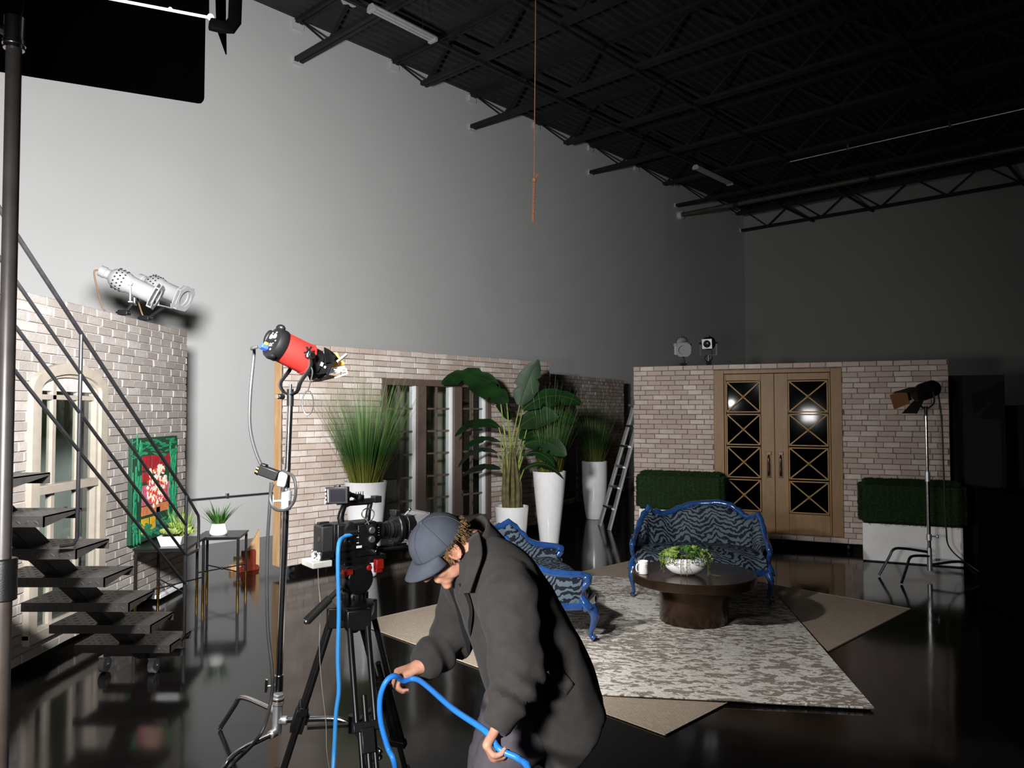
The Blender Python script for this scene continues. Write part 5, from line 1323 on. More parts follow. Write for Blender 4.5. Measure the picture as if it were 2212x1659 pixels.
# ---------- tripod -------------------------------------------------------------------------
TC = dp(765, 1250, 3.20); TPX = V((TC.x, TC.y, 0))
tp = thing('tripod', 'black two-stage tripod with fluid head under the cinema camera', 'tripod', TPX)
zb = .905   # bowl height
feet = [V((-.34,-.10,0)), V((.19,-.45,0)), V((.16,.44,0))]
hz = TC.z
m = MB(); m.lathe([(.035,.83),(.075,.845),(.085,.87),(.085,.90),(.06,.91)], 24); m.cyl((0,0,.78),(0,0,.84),.02,n=12)
for f in feet: o = f.normalized(); m.box((0,0,0),(.07,.10,.085), Matrix.Translation(o*.075+V((0,0,.855))) @ Matrix.Rotation(atan2(o.y,o.x),4,'Z'))
m.build('bowl', MT['black_plastic'], tp, bevel=.006)
for i, f in enumerate(feet):
    o = f.normalized(); sd = V((-o.y,o.x,0)); a0 = o*.09+V((0,0,.845)); kn = a0.lerp(f, .42); k2 = a0.lerp(f, .5); dirn = (f-a0).normalized()
    m = MB()
    for s in (-1,1): m.cyl(a0+sd*s*.036, kn+sd*s*.036, .0125, n=12)
    leg = m.build('leg', MT['black_satin'], tp)
    m = MB(); m.cyl(a0.lerp(f,.30), f-dirn*.03, .0125, n=12)
    for s in (-1,1): m.cyl(a0.lerp(f,.40)+sd*s*.026, a0.lerp(f,.78)+sd*s*.026, .0105, n=10)
    m.build('lower_tube', MT['black_satin'], leg)
    m = MB(); M_ = Matrix((sd, dirn.cross(sd), dirn)).transposed().to_4x4(); M_.translation = kn; m.box((0,0,0),(.105,.036,.035),M_); m.box((0,.0,.05),(.05,.05,.09),M_); m.box((0,-.025,.04),(.03,.02,.04),M_)
    M_.translation = a0.lerp(f,.80); m.box((0,0,0),(.075,.032,.035),M_); m.box((.045,0,0),(.02,.03,.03),M_)
    m.build('leg_lock', MT['black_plastic'], leg, bevel=.003)
    m = MB(); m.ell(f+V((0,0,.018)), (.02,.02,.018)); m.build('foot', MT['rubber'], leg)
m = MB()
for f in feet: m.bar((0,0,.40), f*.52+V((0,0,.41)), .02, .012)
m.cyl((0,0,.37),(0,0,.44),.02,n=12); m.build('spreader', MT['black_plastic'], tp)
# fluid head
th = radians(38); Rh = Matrix.Rotation(th,4,'Z')
m = MB(); m.lathe([(.05,.905),(.055,.92),(.055,.945),(.048,.955)], 24)
for k in range(18): a = 2*pi*k/18; m.bar((.056*cos(a),.056*sin(a),.92),(.056*cos(a),.056*sin(a),.945),.008,.008)
m.lathe([(.0,-.062),(.055,-.062),(.062,-.05),(.062,.05),(.055,.062),(0,.062)], 28, Matrix.Translation((0,0,1.005)) @ Rh @ Matrix.Rotation(pi/2,4,'X'))
m.box((0,0,1.035),(.11,.10,.06),Rh); m.box((0,0,.965),(.07,.08,.04),Rh); m.build('fluid_head', MT['black_plastic'], tp, bevel=.004)
m = MB(); m.cyl(Rh @ V((.03,-.07,1.055)), Rh @ V((.03,-.082,1.055)), .012, n=10); m.box((.085,-.055,1.06),(.035,.03,.04),Rh); m.box((.085,-.05,1.035),(.03,.025,.02),Rh); m.box((-.06,-.06,1.045),(.04,.03,.02),Rh); m.build('red_latch', MT['red'], tp, bevel=.003)
m = MB(); m.box((-.03,-.075,.985),(.03,.004,.045),Rh @ Matrix.Rotation(.5,4,'Y')); m.build('spec_plate', MT['steel'], tp)
m = MB(); pa = V((-.02,-.07,1.0)); pe = dp(662,1342,3.02) - TPX
m.cyl(pa, pa.lerp(pe,.5), .011, n=12); m.cyl(pa.lerp(pe,.42), pe, .0165, .0175, n=14); m.ell(pa, .026); m.build('pan_handle', MT['rubber'], tp)
m = MB(); m.ell(pe, (.012,.012,.012)); m.build('handle_end', MT['steel'], tp)
m = MB(); m.box((.0,0,1.085),(.26,.075,.02),Rh); m.box((.03,0,1.07),(.18,.06,.014),Rh); m.build('quick_plate', MT['black_plastic'], tp, bevel=.003)
m = MB(); m.box((-.165,-.0,1.088),(.085,.11,.026),Rh); m.build('balance_pad', mat('pale_grey_pad', (.55,.54,.5), .6), tp, bevel=.004)
# ---------- cinema camera ------------------------------------------------------------------
CZ = 1.099
cam_t = thing('cinema_camera', 'black cinema camera with matte box on the tripod', 'video camera', (TPX.x, TPX.y, CZ), th)
cam_t.scale = (.8, .8, .8)
m = MB(); m.bx(-.125,.10,-.062,.062,.035,.175); m.add([(.10,-.06,.05),(.10,.06,.05),(.10,.06,.17),(.10,-.06,.17),(.135,-.045,.07),(.135,.045,.07),(.135,.045,.155),(.135,-.045,.155)], [(0,3,2,1),(4,5,6,7),(0,1,5,4),(1,2,6,5),(2,3,7,6),(3,0,4,7)])
m.build('body', MT['black_plastic'], cam_t, bevel=.008)
m = MB(); m.bx(-.02,.085,-.078,-.06,.05,.165); m.prism([(-.02,.05),(.06,.05),(.085,.08),(.085,.15),(.07,.165),(-.02,.165)], .06, .082, Matrix(((1,0,0,0),(0,0,-1,0),(0,1,0,0),(0,0,0,1)))); m.build('control_panel', MT['grey_plastic'] if False else MT['black_satin'], cam_t, bevel=.004)
m = MB(); Mk = Matrix.Rotation(pi/2,4,'X')
for x, z in ((.055,.135),(.055,.088)): m.lathe([(.0,.0),(.018,0),(.018,.012),(.014,.016),(0,.016)], 20, Matrix.Translation((x,-.082,z)) @ Mk)
m.build('dial', mat('dark_grey_dial', (.12,.12,.125), .3, .4), cam_t)
m = MB()
for k in range(3): m.bx(-.028,-.016,-.0835,-.082,.075+.028*k,.079+.028*k)
for k in range(4): m.bx(.092,.10,-.064,-.0605,.095+.012*k,.099+.012*k); m.bx(.10,.112,-.060,-.058,.10+.013*k,.102+.013*k)
m.bx(-.03,.0,-.085,-.082,.05,.062); m.build('panel_markings', MT['mug'], cam_t)
m = MB(); m.lathe([(.0,-.01),(.032,-.01),(.036,0),(.03,.014),(0,.018)], 20, Matrix.Translation((-.055,-.064,.14)) @ Mk @ Matrix.Diagonal((1,1.25,1,1))); m.lathe([(.0,-.01),(.026,-.01),(.03,0),(0,.016)], 20, Matrix.Translation((-.06,-.062,.085)) @ Mk); m.build('grip_boss', MT['black_plastic'], cam_t)
m = MB(); m.bx(-.205,-.14,-.052,.055,.04,.172); m.build('battery', MT['rubber'], cam_t, bevel=.008)
m = MB(); m.bx(-.142,-.122,-.06,.062,.03,.178); m.bx(-.20,-.15,-.05,-.035,.17,.182); m.bx(-.19,-.13,.02,.045,.168,.184); m.build('battery_plate', MT['black_satin'], cam_t, bevel=.003)
m = MB(); m.lathe([(0,0),(.014,0),(.014,.002),(0,.002)], 18, Matrix.Translation((-.206,-.02,.105)) @ Matrix.Rotation(-pi/2,4,'Y')); m.build('battery_emblem', MT['steel'], cam_t)
m = MB(); m.prism([(-.062,.0),(-.062,.035),(.062,.035),(.062,.0),(.04,-.018),(-.04,-.018)], 0, .07, Matrix(((0,0,1,-.21),(1,0,0,0),(0,1,0,.012),(0,0,0,1)))); m.build('rear_connector_box', MT['black_satin'], cam_t, bevel=.003)
m = MB(); Ml = Matrix.Rotation(-pi/2,4,'Y')
for y in (-.036,.036): m.lathe([(0,0),(.0155,0),(.0155,.004),(.006,.006),(0,.006)], 18, Matrix.Translation((-.211,y,.018)) @ Ml)
for y, z in ((-.045,.04),(-.022,.036),(.0,.04),(.022,.036),(.045,.04),(-.012,.012),(.0,.006),(.01,.016)): m.lathe([(0,0),(.005,0),(.005,.003),(0,.003)], 8, Matrix.Translation((-.211,y,z)) @ Ml)
m.build('connector', MT['mug'], cam_t)
# lens
m = MB(); m.lathe([(.0,0),(.046,.0),(.046,.02),(.038,.022),(.038,.05),(.045,.052),(.045,.085),(.05,.088),(.05,.125),(.056,.13),(.056,.15),(.05,.15)], 32, Matrix.Translation((.135,0,.115)) @ Matrix.Rotation(pi/2,4,'Y')); lens = m.build('lens', MT['black_satin'], cam_t, angle=35)
m = MB(); m.lathe([(.0465,.06),(.0465,.076)], 32, Matrix.Translation((.135,0,.115)) @ Matrix.Rotation(pi/2,4,'Y')); m.build('focus_ring', MT['rubber'], lens)
m = MB(); m.lathe([(.058,0),(.075,0),(.082,.008),(.082,.03),(.06,.035)], 36, Matrix.Translation((.235,0,.115)) @ Matrix.Rotation(pi/2,4,'Y')); m.box((.24,.0,.20),(.03,.07,.03)); m.box((.25,.04,.03),(.03,.05,.03)); m.build('follow_gear', MT['black_plastic'], cam_t, bevel=.003)
m = MB(); m.prism([(-.062,-.058),(-.075,-.03),(-.075,.04),(-.05,.07),(.05,.07),(.075,.04),(.075,-.03),(.062,-.058)], 0, .045, Matrix(((0,0,1,.285),(1,0,0,0),(0,1,0,.115),(0,0,0,1)))); mbx = m.build('matte_box', MT['black_plastic'], cam_t, bevel=.003)
m = MB(); m.loft([[V((.33,s*.066,.115+q*.058)) for s,q in ((-1,-1),(1,-1),(1,1),(-1,1))],[V((.40,s*.09,.115+q*.075)) for s,q in ((-1,-1),(1,-1),(1,1),(-1,1))]]); m.build('shade', MT['grey_plastic'], mbx, smooth=False)
m = MB()
for y0,y1,z0,z1 in ((-.096,.096,.188,.198),(-.096,.096,.032,.042),(-.096,-.086,.04,.19),(.086,.096,.04,.19)): m.bx(.398,.41,y0,y1,z0,z1)
m.build('front_frame', MT['steel'], mbx, bevel=.002)
m = MB(); m.cyl((.30,-.0,.185),(.315,-.03,.21),.006,n=8); m.ell((.315,-.03,.215),.009); m.cyl((.31,-.074,.10),(.31,-.084,.10),.007,n=8); m.cyl((.31,-.074,.075),(.31,-.084,.075),.006,n=8); m.build('thumb_screw', MT['chrome'], mbx)
m = MB()
for y in (-.035,.035): m.cyl((-.05,y,.018),(.33,y,.018),.0078,n=12)
m.build('rod', MT['black_satin'], cam_t)
m = MB(); m.ell((.335,-.035,.018),(.01,.012,.012)); m.build('rod_end', MT['rubber'], cam_t)
m = MB(); m.bx(-.13,.11,-.055,.055,.0,.035); m.bx(.05,.12,-.05,.05,.0,.028); m.build('base_plate', MT['black_satin'], cam_t, bevel=.004)
m = MB(); m.lathe([(0,0),(.02,0),(.02,.018),(.012,.02),(.012,.024),(0,.024)], 16, Matrix.Translation((.095,-.055,.018)) @ Mk); m.lathe([(0,0),(.017,0),(.017,.014),(0,.016)], 16, Matrix.Translation((.075,-.062,.048)) @ Mk); m.build('lock_knob', MT['chrome'], cam_t)
# top handle, monitor
m = MB(); m.tube([(-.075,0,.178),(-.08,0,.20),(-.075,0,.225),(-.06,0,.262),(-.03,0,.272),(.06,0,.272),(.09,0,.262),(.08,0,.22),(.075,0,.178)], [.017,.018,.017,.016,.015,.015,.016,.014,.016], 12); m.build('top_handle', MT['black_plastic'], cam_t)
m = MB(); m.bx(-.0,.12,-.018,.018,.268,.29); m.box((.125,0,.283),(.04,.05,.035)); m.bx(.0,.05,-.01,.01,.29,.31)
for k in range(4): m.cyl((.005+.013*k,-.006,.305),(.005+.013*k,-.006,.33),.0025,n=6)
m.build('accessory_rail', MT['black_satin'], cam_t, bevel=.003)
m = MB(); m.tube([(.02,-.01,.30),(-.03,-.03,.318),(-.065,-.045,.322)], .012, 10); m.ell((.02,-.01,.30),.02); m.ell((-.055,-.042,.322),.018); m.build('monitor_arm', MT['black_satin'], cam_t)
Mm = Matrix.Translation((-.125,-.06,.325)) @ Matrix.Rotation(-th-.10,4,'Z') @ Matrix.Rotation(-.03,4,'Y')
m = MB(); m.box((0,0,0),(.118,.03,.085),Mm); m.box((0,0,.045),(.03,.02,.012),Mm); m.box((.01,0,-.045),(.03,.02,.008),Mm); mon = m.build('monitor', MT['black_plastic'], cam_t, bevel=.006)
m = MB(); m.box((.006,-.0165,0),(.078,.002,.062),Mm); m.build('screen', MT['screen'], mon)
m = MB(); m.box((-.044,-.0165,0),(.003,.002,.066),Mm)
for k in range(4): m.box((-.056,-.0165,-.03+.02*k),(.006,.002,.009),Mm)
m.build('bezel_mark', MT['mug'], mon)
m = MB(); m.tube(bez([(.03,-.06,.165),(.06,-.08,.19),(.075,-.07,.225),(.05,-.055,.245),(.02,-.055,.235),(.012,-.06,.21),(.03,-.075,.19),(.04,-.085,.165)],6), .0035, 6); m.add([(.02,-.088,.165),(.06,-.088,.165),(.045,-.09,.128),(.035,-.09,.125)], [(0,1,2,3)]); m.build('jumper_cable', MT['grey_cable'], cam_t)
# blue signal cable
bp0 = WM(cam_t) @ V((-.06,-.085,.125))
zoff = V((0,-.02,0))
cable('signal_cable', 'bright blue cable hanging from the camera side straight to the floor', [bp0, bp0+V((-.02,-.035,-.005)), dp(732,1175,3.03), dp(730,1230,3.02), dp(732,1320,3.02), dp(730,1420,3.02), dp(732,1490,3.02), dp(726,1540,3.02), dp(722,1620,3.02), dp(716,1700,3.0), gp(700,1790,.008), gp(640,1830,.008)], .0085, mat('bright_blue_cable', srgb('#45aaff'), .4, var=.05), 'cable', 'blue cables')
m = MB(); m.cyl(bp0+V((-.02,-.02,0)), bp0+V((.02,.02,.005)), .0095, n=10); m.build('plug', MT['steel'], bpy.data.objects['signal_cable'], True)
cable('thin_wire', 'thin pale wire hanging from under the camera beside the tripod leg', [dp(687,1222,3.18), dp(688,1260,3.18), dp(692,1310,3.16), dp(690,1400,3.12), dp(695,1480,3.1), dp(704,1560,3.10), dp(708,1640,3.12), gp(735,1765,.004)], .0016, mat('pale_wire', (.35,.33,.3), .5), 'cable')
# ---------- the bending man ----------------------------------------------------------------
from mathutils.bvhtree import BVHTree
def solid(mb, voxel, it=2):
    """overlapping shapes -> one continuous skin (verts, faces)"""
    me = mb.mesh('s'); o = bpy.data.objects.new('s', me); C.objects.link(o)
    r = o.modifiers.new('r', 'REMESH'); r.mode = 'VOXEL'; r.voxel_size = voxel
    dg = bpy.context.evaluated_depsgraph_get(); ev = o.evaluated_get(dg); em = ev.to_mesh()
    bm = bmesh.new(); bm.from_mesh(em); ev.to_mesh_clear(); bpy.data.objects.remove(o); bpy.data.meshes.remove(me)
    for _ in range(it): bmesh.ops.smooth_vert(bm, verts=bm.verts, factor=.5, use_axis_x=True, use_axis_y=True, use_axis_z=True)
    return bm
def from_bm(bm):
    m = MB(); bm.verts.index_update(); m.add([v.co.copy() for v in bm.verts], [tuple(l.vert.index for l in f.loops) for f in bm.faces]); return m
FW = V((-.90, -.43, 0)).normalized(); LS = V((-FW.y, FW.x, 0)); UP = V((0,0,1))     # facing, his left (toward us)
pel = dp(1165, 1440, 2.62)
man = thing('person', 'man in grey cap and charcoal overcoat bending forward with a blue cable in his hands', 'person', (pel.x, pel.y, 0))
neck = dp(1022, 1184, 2.59)
shN, shF = dp(1098, 1282, 2.41), dp(1010, 1262, 2.80)
elN, wrN = dp(1120, 1458, 2.33), dp(1086, 1548, 2.24)
elF, wrF = dp(975, 1385, 2.86), dp(912, 1437, 2.72)
hipN, hipF = pel + LS*.09 + V((0,0,-.03)), pel - LS*.09 + V((0,0,-.03))
knN, knF = dp(1072, 1662, 2.50), dp(1058, 1668, 2.70)
anN, anF = V((knN.x+.10, knN.y+.05, .09)), V((knF.x+.06, knF.y+.03, .09))
# head frame
hf = V((-.60, -.38, -.68)).normalized(); hu = V((-.55, -.33, .72)); hu = (hu - hf*hu.dot(hf)).normalized(); hl = hu.cross(hf)
hc = dp(954, 1187, 2.55)
HM = Matrix((hf, hl, hu)).transposed().to_4x4(); HM = HM @ Matrix.Scale(.89, 4); HM.translation = hc; H3 = HM.to_3x3()
def hp(x, y, z): return HM @ V((x, y, z))
B = MB()
B.ell(hp(-.012,0,.040), (.096,.075,.080), H3); B.ell(hp(.028,0,-.03), (.066,.060,.088), H3); B.ell(hp(.055,0,-.088), (.036,.040,.026), H3); B.ell(hp(.030,0,-.052), (.060,.063,.062), H3)
B.ell(hp(.074,0,-.112), (.020,.024,.017), H3); B.ell(hp(.06,0,.035), (.036,.058,.032), H3)
for s in (-1,1):
    B.ell(hp(.058,s*.034,-.036), (.030,.026,.032), H3); B.ell(hp(.083,s*.03,.018), (.012,.026,.010), H3)
    B.ell(hp(.02,s*.046,-.072), (.040,.016,.030), H3)
    # ear: rim, lobe
    B.tube([hp(-.005+.020*cos(w)-.004, s*(.082+.006*sin(w*.5)), -.002+.033*sin(w)) for w in [2*pi*k/12 for k in range(12)]], .0068, 7, closed=True); B.ell(hp(-.008,s*.079,-.002), (.018,.007,.030), H3); B.ell(hp(-.002,s*.079,-.034), (.010,.007,.010), H3)
B.capsule(hp(.092,0,.012), hp(.116,0,-.028), .009, .0135); B.ell(hp(.106,.011,-.034), (.010,.007,.007), H3); B.ell(hp(.106,-.011,-.034), (.010,.007,.007), H3)
B.ell(hp(.090,0,-.066), (.012,.024,.0055), H3); B.ell(hp(.089,0,-.076), (.011,.021,.006), H3)
B.capsule(hp(-.035,0,-.045), neck, .056, .062); B.capsule(hp(-.015,0,-.07), neck + FW*.02 - V((0,0,.02)), .045, .05)
# trunk and limbs
ch = shN.lerp(shF, .5)
B.capsule(neck, ch.lerp(pel,.25), .065, .10); B.capsule(shN, shF, .07, .07); B.capsule(ch.lerp(pel,.2), ch.lerp(pel,.6), .105, .10); B.capsule(ch.lerp(pel,.6), pel, .10, .12); B.capsule(hipN, hipF, .11, .11)
for a, b, c in ((shN,elN,wrN),(shF,elF,wrF)): B.capsule(a,b,.052,.042); B.capsule(b,c,.042,.028)
for a, b, c in ((hipN,knN,anN),(hipF,knF,anF)): B.capsule(a,b,.085,.058); B.capsule(b,c,.055,.038)
# hands
def hand(wr, d, palm, thumb_side, curls, spread=.0, scale=1.0):
    d = V(d).normalized(); p = V(palm); p = (p - d*p.dot(d)).normalized(); a = d.cross(p)*thumb_side   # a points to the thumb side
    k = scale; wr = V(wr)
    B.capsule(wr - d*.02, wr + d*.02*k, .027, .027)
    for s in (-1.1,-.4,.4,1.1): B.capsule(wr + d*.018*k + a*s*.013*k, wr + d*.088*k + a*s*.0265*k, .0155*k, .0135*k)
    B.ell(wr + d*.035*k + a*.024*k + p*.010*k, (.024*k,)*3)
    for i, (s, L) in enumerate(((1.1,1.0),(.4,1.1),(-.4,1.02),(-1.1,.82))):
        q = wr + d*.090*k + a*s*.0265*k; ang = 0; dd = d
        for j, (l, cu) in enumerate(zip((.040,.026,.021), curls)):
            ang += cu + .06*i*(j == 0); dd = (d*cos(ang) + p*sin(ang) + a*s*spread).normalized(); e = q + dd*l*L*k
            B.capsule(q, e, (.0098,.0088,.008)[j]*k, (.0088,.008,.0068)[j]*k, 10); q = e
    q = wr + d*.030*k + a*.034*k + p*.006*k
    for l, (u, v, w), r0, r1 in ((.040,(.62,.62,.35),.0145,.0115),(.030,(.75,.2,.62),.0112,.0098),(.024,(.85,-.1,.6),.0098,.0078)):
        dd = (d*u + a*v + p*w).normalized(); e = q + dd*l*k; B.capsule(q, e, r0*k, r1*k, 10); q = e
    return wr + d*.098*k + p*.030*k, a
gripF, _ = hand(wrF, (-.93,-.25,-.30), (-.25,.0,-1), -1, (1.0,1.05,.75))
gripN, _ = hand(wrN, (-.42,-.30,-.62), (.55,-.15,-.45), -1, (1.05,1.1,.8))
bm = solid(B, .0052, 2); body = from_bm(bm); bm.free()
body.build('body', mat('warm_skin', srgb('#d79a80'), .5, var=.08, scale=30, sss=.12, two='#e0a78c'), man, True, fix=False, split=False)
# eyes
for s in (-1,1):
    m = MB(); m.ell(hp(.077,s*.031,.002), (.0125,.0125,.0125), H3); e = m.build('eye', MT['mug'], man, True)
    m = MB(); m.ell(hp(.0875,s*.031,-.001), (.003,.0055,.0055), H3); ir = m.build('iris', MT['ink'], e, True)
# eyebrow and hair
def strand(m, p, d, L, r, curl, rnd, drop=.3):
    p, d = V(p), V(d).normalized(); s = d.orthogonal().normalized(); u = d.cross(s); pts = []; ph = rnd.uniform(0,6.28)
    for k in range(6):
        t = k/5; pts.append(p + d*L*t + (s*cos(ph+t*5)+u*sin(ph+t*5))*curl*t + V((0,0,-drop*L*t*t)))
    m.tube(pts, [r*(1-.8*k/5) for k in range(6)], 5)
rnd = random.Random(5); m = MB()
for i in range(850):
    th_ = rnd.uniform(-1.95, 1.95); ph = rnd.uniform(-.62, .22)
    base = V((-.012-.100*cos(th_)*cos(ph), .080*sin(th_)*cos(ph), .038+.085*sin(ph)))
    if base.x > -.05 and abs(base.y) > .04 and base.z < .04: continue
    n = V((base.x+.012, base.y, (base.z-.038)*.8)).normalized()
    strand(m, HM @ base, H3 @ (n*.55 + V((-.25,0,-.8))), rnd.uniform(.024,.042), .0024, .006, rnd, .0)
for s in (-1,1):
    for i in range(60): strand(m, hp(.018+rnd.uniform(-.012,.014), s*.0725, .028-rnd.uniform(0,.045)), H3 @ V((.1,s*.25,-1)), rnd.uniform(.012,.024), .0028, .003, rnd, 0)
m.build('hair', mat('brown_hair', srgb('#6e5233'), .5, var=.35, scale=60, two='#a58355'), man, True, fix=False)
m = MB()
for s in (-1,1):
    for i in range(30): t = i/29; strand(m, hp(.093-.014*abs(t-.4), s*(.012+.036*t), .022+.008*sin(t*2.6)), H3 @ V((.2,s*1,.05)), .012, .0016, .001, rnd, 0)
m.build('eyebrow', MT['bark'], man, True, fix=False, split=False)
# cap
m = MB(); rings = []
for k in range(13):
    e = pi/2*k/12; rings.append([hp(-.012+.117*cos(e)**.85*cos(a), .097*cos(e)**.85*sin(a), .030 + .104*sin(e)**.92 - .012*(1-cos(a))*.5*cos(e)) for a in [2*pi*i/36 for i in range(36)]])
m.loft(rings, caps=False); m.loft([[HM @ (HM.inverted() @ p * 1.0 - V((0,0,.0))) for p in rings[0]], [hp(*( (HM.inverted() @ p)*.93 + V((0,0,.004)))) for p in rings[0]]])
capm = mat('faded_blue_grey_twill', srgb('#4c525e'), .85, var=.12, scale=18, bump=.25, bscale=500)
cap = m.build('cap', capm, man, True, angle=60); 
sol = cap.modifiers.new('t', 'SOLIDIFY'); sol.thickness = .003
m = MB(); br = []
for j in range(9):
    t = j/8; row = []
    for i in range(25):
        u = -1+2*i/24; a = u*1.08
        bx_, by_ = -.012+.116*cos(a), .096*sin(a)
        L = .070*(1-abs(u)**3.2)**.6
        row.append(hp(bx_ + L*t*.97, by_*(1+.05*t), .036 - .012*(1-cos(a))*.5 - .030*u*u*t - .030*t*t*(.55)))
    br.append(row)
m.loft(br, close_u=False); b = m.build('brim', capm, cap, True, angle=60, fix=False); b.matrix_parent_inverse = WM(cap).inverted()
sol = b.modifiers.new('t', 'SOLIDIFY'); sol.thickness = .004
m = MB(); m.ell(hp(-.012,0,.135), (.008,.008,.004), H3)
for k in range(6):
    a = 2*pi*k/6+.4; P = [hp(-.012+.1183*cos(e)**.85*cos(a), .0983*cos(e)**.85*sin(a), .030+.1055*sin(e)**.92 - .012*(1-cos(a))*.5*cos(e)) for e in [pi/2*q/12 for q in range(13)]]; m.tube(P, .0012, 5)
sm = m.build('cap_seam', mat('cap_seam_thread', srgb('#4d5360'), .85), cap, True, split=False); sm.matrix_parent_inverse = WM(cap).inverted()
# trousers
T = MB()
for a, b, c, s in ((hipN,knN,anN,1),(hipF,knF,anF,-1)):
    T.capsule(a, a.lerp(b,.5), .118, .108); T.capsule(a.lerp(b,.5), b, .108, .088); T.capsule(b, c + V((0,0,.0)), .086, .066)
T.capsule(hipN, hipF, .125, .125); T.ell(pel, (.16,.17,.12))
bm = solid(T, .012, 3)
for v in bm.verts:
    p = v.co; w = noise.noise(V((p.x*9, p.y*9, p.z*16)))*.010 + noise.noise(V((p.x*4, p.y*4, p.z*30)))*.006*(1 if p.z < .75 else .4); v.co = p + v.normal*w
tm = from_bm(bm); bm.free(); tm.build('trousers', mat('grey_trouser_cloth', srgb('#5b565e'), .9, var=.12, scale=30, bump=.2, bscale=400), man, True, fix=False, split=False)
for c in (anN, anF):
    S_ = MB(); S_.ell(c+FW*.06+V((0,0,-.045)), (.12,.05,.045), Matrix.Rotation(atan2(FW.y,FW.x),3,'Z')); S_.ell(c+V((0,0,-.03)), (.06,.045,.06), Matrix.Rotation(atan2(FW.y,FW.x),3,'Z')); S_.box((0,0,0),(.22,.085,.025), Matrix.Translation(c+FW*.055+V((0,0,-.0775))) @ Matrix.Rotation(atan2(FW.y,FW.x),4,'Z'))
    bm = solid(S_, .008, 2); from_bm(bm).build('shoe', MT['rubber'], man, True, fix=False, split=False); bm.free()
# overcoat
sec = [ # pixel centre, depth, half front-back, half width, 
 (1016,1180,2.585,.070,.085),(1034,1205,2.585,.098,.150),(1062,1245,2.59,.128,.205),(1092,1300,2.60,.145,.222),(1120,1365,2.61,.155,.215),
 (1146,1425,2.61,.165,.210),(1172,1485,2.61,.172,.212),(1196,1530,2.62,.160,.215),(1216,1562,2.62,.148,.215),(1234,1592,2.63,.136,.215)]
K = MB(); rings = []; cs = [dp(x,y,d) for x,y,d,_,_ in sec]
for i, (x,y,d,a,b) in enumerate(sec):
    t = (cs[min(i+1,len(cs)-1)] - cs[max(i-1,0)]).normalized()
    if i >= 7: t = t.lerp(V((.76,.12,-.64)), (i-6)/3).normalized()
    fr = (FW - t*FW.dot(t)).normalized(); sd = t.cross(fr); sd = sd if sd.dot(LS) > 0 else -sd
    ring = []
    for k in range(40):
        w = 2*pi*k/40; cx_, sy_ = cos(w), sin(w)
        ex = abs(cx_)**.85*math.copysign(1,cx_); ey = abs(sy_)**.85*math.copysign(1,sy_)
        ring.append(cs[i] + fr*a*ex + sd*b*ey)
    rings.append(ring)
K.loft(rings, caps=True)
K.capsule(shN, shN.lerp(elN,.5), .098, .090, 18); K.capsule(shN.lerp(elN,.5), elN, .090, .086, 18); K.capsule(elN, elN.lerp(wrN,.85), .086, .066, 18)
K.capsule(shF, elF, .092, .080, 18); K.capsule(elF, elF.lerp(wrF,.80), .080, .062, 18)
K.ell(shN.lerp(ch,.25), .10); K.ell(shF.lerp(ch,.25), .10)
bm = solid(K, .0125, 4)
def seg_info(p, a, b):
    d = b-a; t = max(0, min(1, (p-a).dot(d)/d.length_squared)); return (p-(a+d*t)).length, t, d.normalized()
ax_t = (cs[-1]-cs[2]).normalized(); ax_s = LS; ax_f = ax_t.cross(ax_s)
for v in bm.verts:
    p = v.co; dN1, t1, a1 = seg_info(p, shN, elN); dN2, t2, a2 = seg_info(p, elN, wrN); dF1, t3, a3 = seg_info(p, shF, elF); dF2, t4, a4 = seg_info(p, elF, wrF)
    dmin, ax, near = min((dN1,a1,1),(dN2,a2,2),(dF1,a3,1),(dF2,a4,2), key=lambda q: q[0])
    w = 0
    if dmin < .115:
        o1 = ax.orthogonal().normalized(); o2 = ax.cross(o1)
        q = V((p.dot(ax)*(20 if near == 2 else 11) + p.dot(o1)*5, p.dot(o1)*4.5, p.dot(o2)*4.5))
        n1 = noise.noise(q); w = .030*(.5-abs(n1)*1.7) if near == 2 else .018*(.5-abs(n1)*1.5)
        w += .006*noise.noise(p*22)
    else:
        s_ = max(0, min(1, (p-cs[4]).dot(ax_t)/.35))
        n1 = noise.noise(V((p.dot(ax_s)*9, p.dot(ax_f)*9, p.dot(ax_t)*2.2)))
        w = (.006 + .022*s_)*(.45-abs(n1)*1.5) + .004*noise.noise(p*14)
    v.co = p + v.normal*w
for _ in range(3): bmesh.ops.smooth_vert(bm, verts=bm.verts, factor=.5, use_axis_x=True, use_axis_y=True, use_axis_z=True)
bm.normal_update(); KB = BVHTree.FromBMesh(bm); coatm = mat('charcoal_wool', (.050,.0475,.045), .92, var=.10, scale=30, bump=.35, bscale=450, spec=.15, sheen=.08)
from_bm(bm).build('overcoat', coatm, man, True, fix=False, split=False); bm.free()
EYEP = V((0,0,EYE))
def on_coat(x, y, off=.004):
    r = ray(x, y).normalized(); h = KB.ray_cast(EYEP, r)
    if h[0] is None: h = (dp(x, y, 2.5), -r)
    n = V(h[1]);
    return h[0] + (n if n.dot(r) < 0 else -n)*off
def patch(mb, left, right, off, n=7):
    """cloth piece between two outlines lying on the coat"""
    L = [on_coat(*q, off) for q in left]; R_ = [on_coat(*q, off) for q in right]
    L, R_ = bez(L, 4), bez(R_, 4); N = len(L); vs = []; 
    for i in range(N):
        for k in range(n): vs.append(L[i].lerp(R_[i], k/(n-1)))
    mb.add(vs, [(i*n+k, i*n+k+1, (i+1)*n+k+1, (i+1)*n+k) for i in range(N-1) for k in range(n-1)])
m = MB(); patch(m, [(968,1264),(986,1305),(996,1360),(1010,1410)], [(1006,1258),(1024,1310),(1020,1366),(1014,1412)], .006)
